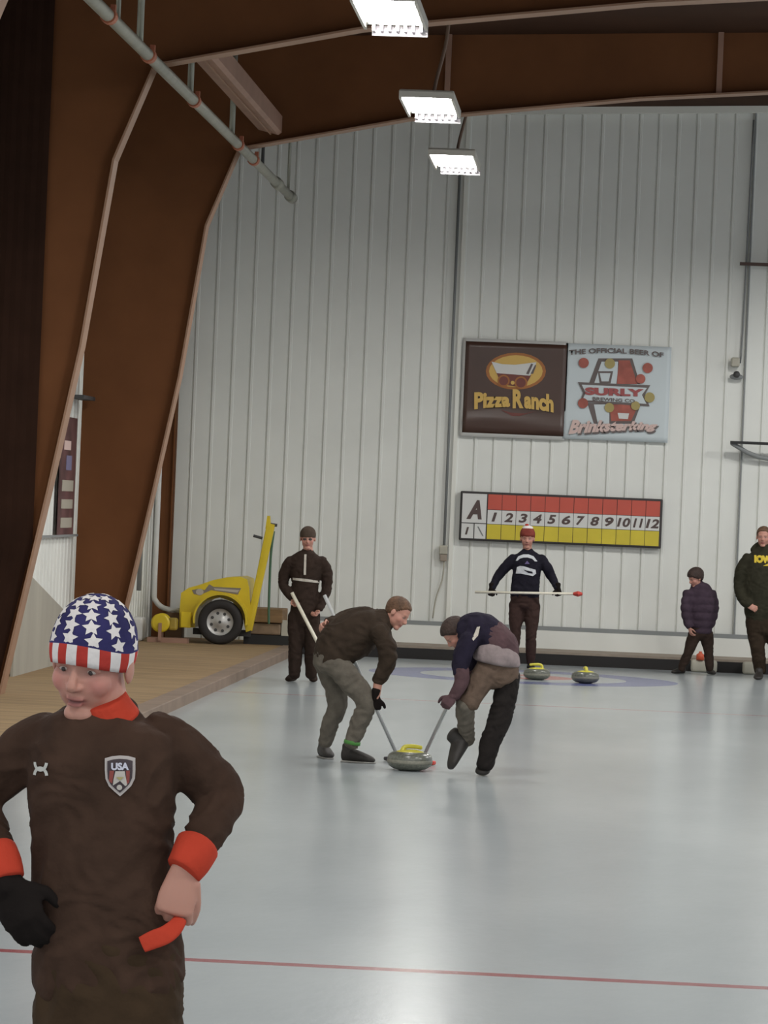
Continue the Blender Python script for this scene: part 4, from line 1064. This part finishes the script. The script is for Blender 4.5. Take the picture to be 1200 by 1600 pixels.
# ------------------------------------------------------------------ 4. boy standing at the left
def legs_standing(p, hipL, hipR, kneeL, kneeR, ankL, ankR, r=(.085, .065, .048), m=None, pelvis=None, wr=.008, name='trousers', voxel=.012):
    lofts = []
    for h, k, a in ((hipL, kneeL, ankL), (hipR, kneeR, ankR)):
        mid = tuple((x + y) / 2 for x, y in zip(h, k)); mid2 = tuple((x + y) / 2 for x, y in zip(k, a))
        lofts.append((p.L((*h, r[0], r[0]), (*mid, (r[0] + r[1]) / 2 + .006, (r[0] + r[1]) / 2 + .008), (*k, r[1], r[1] + .004), (*mid2, (r[1] + r[2]) / 2 + .005, (r[1] + r[2]) / 2 + .008), (*a, r[2], r[2])), dict(side=(1, 0, 0))))
    lofts.append((pelvis, dict(side=(1, 0, 0), n=20)))
    return p.garment(name, m, lofts, voxel=voxel, wr=wr, freq=9)
def standing_boy():
    Y = 40.8; foot = ground(473, 1067)
    p = Person('person', 'person in dark brown suit with pale piping and cap, standing left on the ice', (foot.x, foot.y, 0), Y); L = p.L
    torso = L((475, 958, 0, .150, .11), (476, 935, 0, .145, .11), (477, 912, 0, .15, .115), (478, 890, 0, .175, .12), (479, 875, .0, .185, .105), (480, 867, 0, .13, .085), (481, 860, 0, .062, .06))
    aL = L((456, 876, 0, .068), (446, 892, .02, .066), (443, 912, .03, .058), (450, 926, -.03, .050), (457, 935, -.08, .042))
    aR = L((501, 876, 0, .068), (510, 892, .02, .066), (511, 915, .03, .060), (506, 935, 0, .052), (499, 952, -.08, .042))
    j = p.garment('jacket', M['dark_brown'], [(torso, dict(n=24)), (aL, dict(side=(0, 1, 0))), (aR, dict(side=(0, 1, 0)))], voxel=.011, wr=.009)
    legs_standing(p, (463, 962, 0), (488, 962, 0), (462, 1008, -.02), (487, 1008, -.02), (460, 1056, .02), (486, 1056, .02), (.092, .080, .062), M['dark_brown'], L((475, 972, 0, .15, .11), (475, 955, 0, .15, .11), (476, 940, 0, .14, .10)))
    for px, tw in ((459, -.05), (487, .03)):
        h = ground(px, 1065); p.shoe((h.x, h.y + .10, 0), (h.x + tw, h.y - .16 + .02, 0), w=.05, h=.10, sole=False, m=M['dark_brown'])
    c = P(481, 841, Y - .01); R = basis((.05, -1, -.12), (0, -.1, 1)); hs = .235
    loft(p.body, L((481, 864, 0, .055), (481, 852, 0, .052)))
    w1 = P(457, 936, Y - .08); p.hand(w1, P(462, 946, Y - .10) - w1, (.6, -.6, -.1), (-.2, -.3, .8), L=.17, curl=1.0)
    w2 = P(498, 953, Y - .08); p.hand(w2, P(492, 962, Y - .12) - w2, (-.6, -.6, -.1), (.2, -.3, .8), L=.17, curl=1.0)
    p.finish(c, R, hs, voxel=.0065)
    obj('cap', shell(c, R, hs, lambda q: .02 if q.y > .05 else -.14, rad=(.37, .46, .38)), M['cap_grey'], p.t, True)
    bm = bmesh.new()
    for s_ in (-1, 1): ellipsoid(bm, c + R @ (V((s_ * .13, .375, .0)) * hs), (.085 * hs, .02 * hs, .055 * hs), R, 12)
    obj('glasses', bm, M['lens_dark'], p.t, True)
    decal(p, j, 'zip_piping', M['piping'], [[(476.5, 866), (480, 866), (479.5, 898), (476, 898)]], .006, Y, .03)['label'] = 'pale zip line'
    decal(p, j, 'chest_piping', M['piping'], [[(458, 902.5), (478, 904), (499, 907.5), (499, 911), (478, 908.5), (458, 906)]], .006, Y, .03)['label'] = 'pale chest stripe'
    broom(P(456, 926, Y - .13), P(521, 1052, Y - .25), 'curling broom with a white shaft held by the person standing at the left', M['shaft_white'], M['brush_dark'], r=.02, axis=(1, .3, 0))
standing_boy()

# ------------------------------------------------------------------ 5. skip with the level broom
def skip_boy():
    Y = 46.6; foot = ground(818, 1048)
    p = Person('person', 'person in navy sweatshirt and red beanie holding a broom level below the scoreboard', (foot.x, foot.y, 0), Y); L = p.L
    torso = L((820, 930, 0, .180, .12), (821, 912, 0, .176, .12), (823, 893, 0, .172, .12), (824, 876, 0, .185, .11), (824, 867, 0, .15, .09), (824, 860, 0, .07, .065))
    aL = L((804, 873, 0, .072), (792, 884, 0, .068), (780, 898, .02, .060), (773, 910, -.02, .050), (769, 919, -.08, .043))
    aR = L((844, 873, 0, .072), (854, 886, 0, .068), (861, 900, .02, .060), (867, 911, -.02, .050), (871, 919, -.08, .043))
    j = p.garment('sweatshirt', M['sweat_navy'], [(torso, dict(n=24, sq=2.5)), (aL, dict(side=(0, 1, 0))), (aR, dict(side=(0, 1, 0)))], voxel=.012, wr=.008)
    legs_standing(p, (807, 945, 0), (832, 945, 0), (805, 990, -.02), (830, 990, -.02), (803, 1034, .02), (829, 1036, .02), (.098, .070, .052), M['brown_pants'] if False else cloth('dark_plum_trousers', (.045, .026, .022)), L((820, 945, 0, .175, .115), (820, 932, 0, .178, .12), (820, 922, 0, .16, .11)))
    for px in (805, 829):
        h = ground(px, 1046); p.shoe((h.x, h.y + .16, 0), (h.x, h.y - .10, 0), w=.052, h=.10, sole=False, m=M['black'])
    c = P(824, 841, Y - .01); R = basis((.0, -1, -.1), (0, -.1, 1)); hs = .25
    loft(p.body, L((824, 864, 0, .058), (824, 852, 0, .055)))
    for px, sx in ((768, 1), (872, -1)):
        w1 = P(px, 919, Y - .08); p.hand(w1, P(px + sx * 0, 930, Y - .09) - w1, (0, -1, 0), (sx, 0, 0), L=.17, curl=1.2, glove=M['black_glove'])
    p.finish(c, R, hs, voxel=.0065)
    obj('beanie', shell(c, R, hs, lambda q: .08 if q.y > .05 else -.2, rad=(.38, .47, .44)), cloth('maroon_knit', (.20, .045, .035)), p.t, True)['label'] = 'red beanie with pale top'
    bm = bmesh.new(); ellipsoid(bm, c + R @ (V((0, -.05, .50)) * hs), (.27 * hs, .3 * hs, .13 * hs), R, 16); obj('beanie_top', bm, M['knit_white'], p.t, True)
    bm = bmesh.new(); ellipsoid(bm, c + R @ (V((.05, -.05, .64)) * hs), (.10 * hs, .1 * hs, .07 * hs), R, 12); obj('pompom', bm, M['knit_red'], p.t, True)
    arc = [(806, 876), (810, 869), (818, 866), (826, 866), (834, 869), (840, 877), (836, 877), (832, 873), (825, 871), (818, 871), (812, 873), (809, 876)]
    decal(p, j, 'chest_arc', M['print_white'], [arc], .006, Y, .03)
    decal(p, j, 'chest_print', M['print_white'], [[(808, 886), (813, 884), (820, 885), (830, 888), (837, 890), (838, 896), (833, 900), (824, 898), (814, 896), (806, 896)]], .006, Y, .03)
    decal(p, j, 'print_mark', M['sweat_navy'], [[(818, 890), (832, 893), (833, 896), (826, 895)]], .009, Y, .03)
    decal(p, j, 'print_mark', mat('mark_violet', (.12, .09, .22), .7), [[(820, 881), (824, 876), (828, 881)]], .006, Y, .03)
    a = P(742, 925, Y - .13); b = P(903, 928, Y - .13)
    broom(a, b, 'curling broom with white shaft and red head held level by the person below the scoreboard', M['shaft_white'], M['brush_red'], 'diamond', r=.016)
skip_boy()

# ------------------------------------------------------------------ 6. child in the puffer jacket
def puffer_child():
    Y = 47.4; foot = ground(1085, 1052)
    p = Person('person', 'person in a dark purple puffer jacket with bowed head, walking in front of the bumper', (foot.x, foot.y, 0), Y); L = p.L
    torso = L((1096, 986, .0, .130, .12), (1096, 970, 0, .160, .14), (1096, 952, 0, .178, .15), (1095, 934, 0, .178, .14), (1092, 920, 0, .145, .11), (1090, 913, 0, .085, .08))
    aL = L((1076, 926, -.06, .07), (1072, 946, -.09, .068), (1073, 966, -.10, .058), (1077, 980, -.12, .045))
    aR = L((1110, 926, .04, .07), (1115, 946, .05, .068), (1113, 968, .04, .055), (1108, 980, .02, .045))
    def quilt(bm):
        bm.normal_update()
        for v in bm.verts: v.co += v.normal * (.010 * abs(math.sin(v.co.z * 32)) - .005)
    p.garment('puffer_jacket', M['puffer'], [(torso, dict(n=24)), (aL, dict(side=(0, 1, 0))), (aR, dict(side=(0, 1, 0)))], voxel=.010, wr=.004, post=quilt)
    legs_standing(p, (1086, 990, -.02), (1104, 990, .02), (1076, 1018, -.04), (1107, 1020, .02), (1064, 1046, -.02), (1109, 1046, .02), (.085, .062, .048), M['dark_brown'], L((1095, 992, 0, .13, .11), (1095, 980, 0, .14, .12), (1095, 972, 0, .13, .11)))
    h = ground(1064, 1053); p.shoe((h.x + .04, h.y + .06, 0), (h.x - .11, h.y - .06, 0), w=.042, h=.085, sole=False)
    h = ground(1108, 1054); p.shoe((h.x - .01, h.y + .10, 0), (h.x + .06, h.y - .07, 0), w=.042, h=.085, sole=False)
    c = P(1087, 903, Y - .04); R = basis((-.80, -.45, -.38), (-.25, -.10, 1)); hs = .225
    loft(p.body, L((1091, 917, 0, .052), (1088, 908, -.02, .05)))
    w1 = P(1077, 981, Y - .12); p.hand(w1, P(1080, 991, Y - .14) - w1, (.6, .3, 0), (0, -1, 0), L=.15, curl=.5)
    w1 = P(1108, 981, Y + .02); p.hand(w1, P(1107, 991, Y) - w1, (-.6, .3, 0), (0, -1, 0), L=.15, curl=.5)
    p.finish(c, R, hs, voxel=.0065)
    obj('hair', shell(c, R, hs, long_front, rad=(.41, .49, .42), noise_a=.04), M['hair_dark'], p.t, True)
puffer_child()

# ------------------------------------------------------------------ 7. man at the right edge
def hoodie_man():
    Y = 47.2; foot = ground(1190, 1061)
    p = Person('person', 'person in a dark green hoodie with yellow print standing at the right edge', (foot.x, foot.y, 0), Y); L = p.L
    torso = L((1192, 968, 0, .215, .15), (1192, 950, 0, .235, .17), (1192, 925, 0, .245, .18), (1193, 898, 0, .245, .17), (1194, 876, 0, .235, .145), (1195, 862, 0, .16, .11), (1195, 854, 0, .09, .085))
    aL = L((1172, 872, 0, .09), (1160, 892, .02, .092), (1157, 915, .03, .085), (1160, 935, -.06, .07), (1170, 945, -.16, .058))
    aR = L((1218, 872, 0, .09), (1230, 892, .02, .092), (1233, 915, .03, .085), (1230, 935, -.06, .07), (1220, 945, -.16, .058))
    j = p.garment('hoodie', M['hoodie'], [(torso, dict(n=26)), (aL, dict(side=(0, 1, 0))), (aR, dict(side=(0, 1, 0)))], voxel=.013, wr=.010)
    hood = L((1178, 862, .03, .05, .06), (1186, 855, .05, .06, .07), (1198, 853, .06, .06, .07), (1210, 858, .05, .06, .06))
    p.garment('hood', M['hoodie'], [(hood, dict(side=(0, 1, 0)))], voxel=.012, wr=.005, inner=.3)
    legs_standing(p, (1180, 970, 0), (1208, 970, 0), (1184, 1014, -.02), (1212, 1014, -.02), (1188, 1050, .02), (1214, 1050, .02), (.125, .090, .072), cloth('brown_black_trousers', (.035, .024, .016)), L((1193, 985, 0, .20, .14), (1192, 968, 0, .215, .15), (1192, 950, 0, .20, .14)))
    for px in (1187, 1214):
        h = ground(px, 1062); p.shoe((h.x, h.y + .14, 0), (h.x - .03, h.y - .14, 0), w=.06, h=.10, sole=False)
    c = P(1193, 839, Y - .02); R = basis((-.12, -1, -.05), (0, 0, 1)); hs = .25
    loft(p.body, L((1194, 862, 0, .07), (1194, 850, 0, .065)))
    for px, sx in ((1168, 1), (1221, -1)):
        w1 = P(px, 946, Y - .16); p.hand(w1, P(px + sx * 10, 950, Y - .18) - w1, (0, .8, -.2), (0, 0, 1), L=.18, curl=.6)
    p.finish(c, R, hs, voxel=.0065)
    obj('hair', shell(c, R, hs, short_hair, noise_a=.02), M['hair_brown'], p.t, True)
    bm = text_bm('IOWA', 0, .09)
    for v in bm.verts: v.co = P(1178 + 36 * v.co.x, 879 - 12 * v.co.y + 1.4 * v.co.x, Y)
    decal(p, j, 'chest_lettering', M['print_yellow'], bm, .006, Y, .03)
    decal(p, j, 'chest_swoosh', M['print_yellow'], [[(1191, 884), (1200, 880), (1210, 881), (1202, 884)]], .006, Y, .03)
hoodie_man()
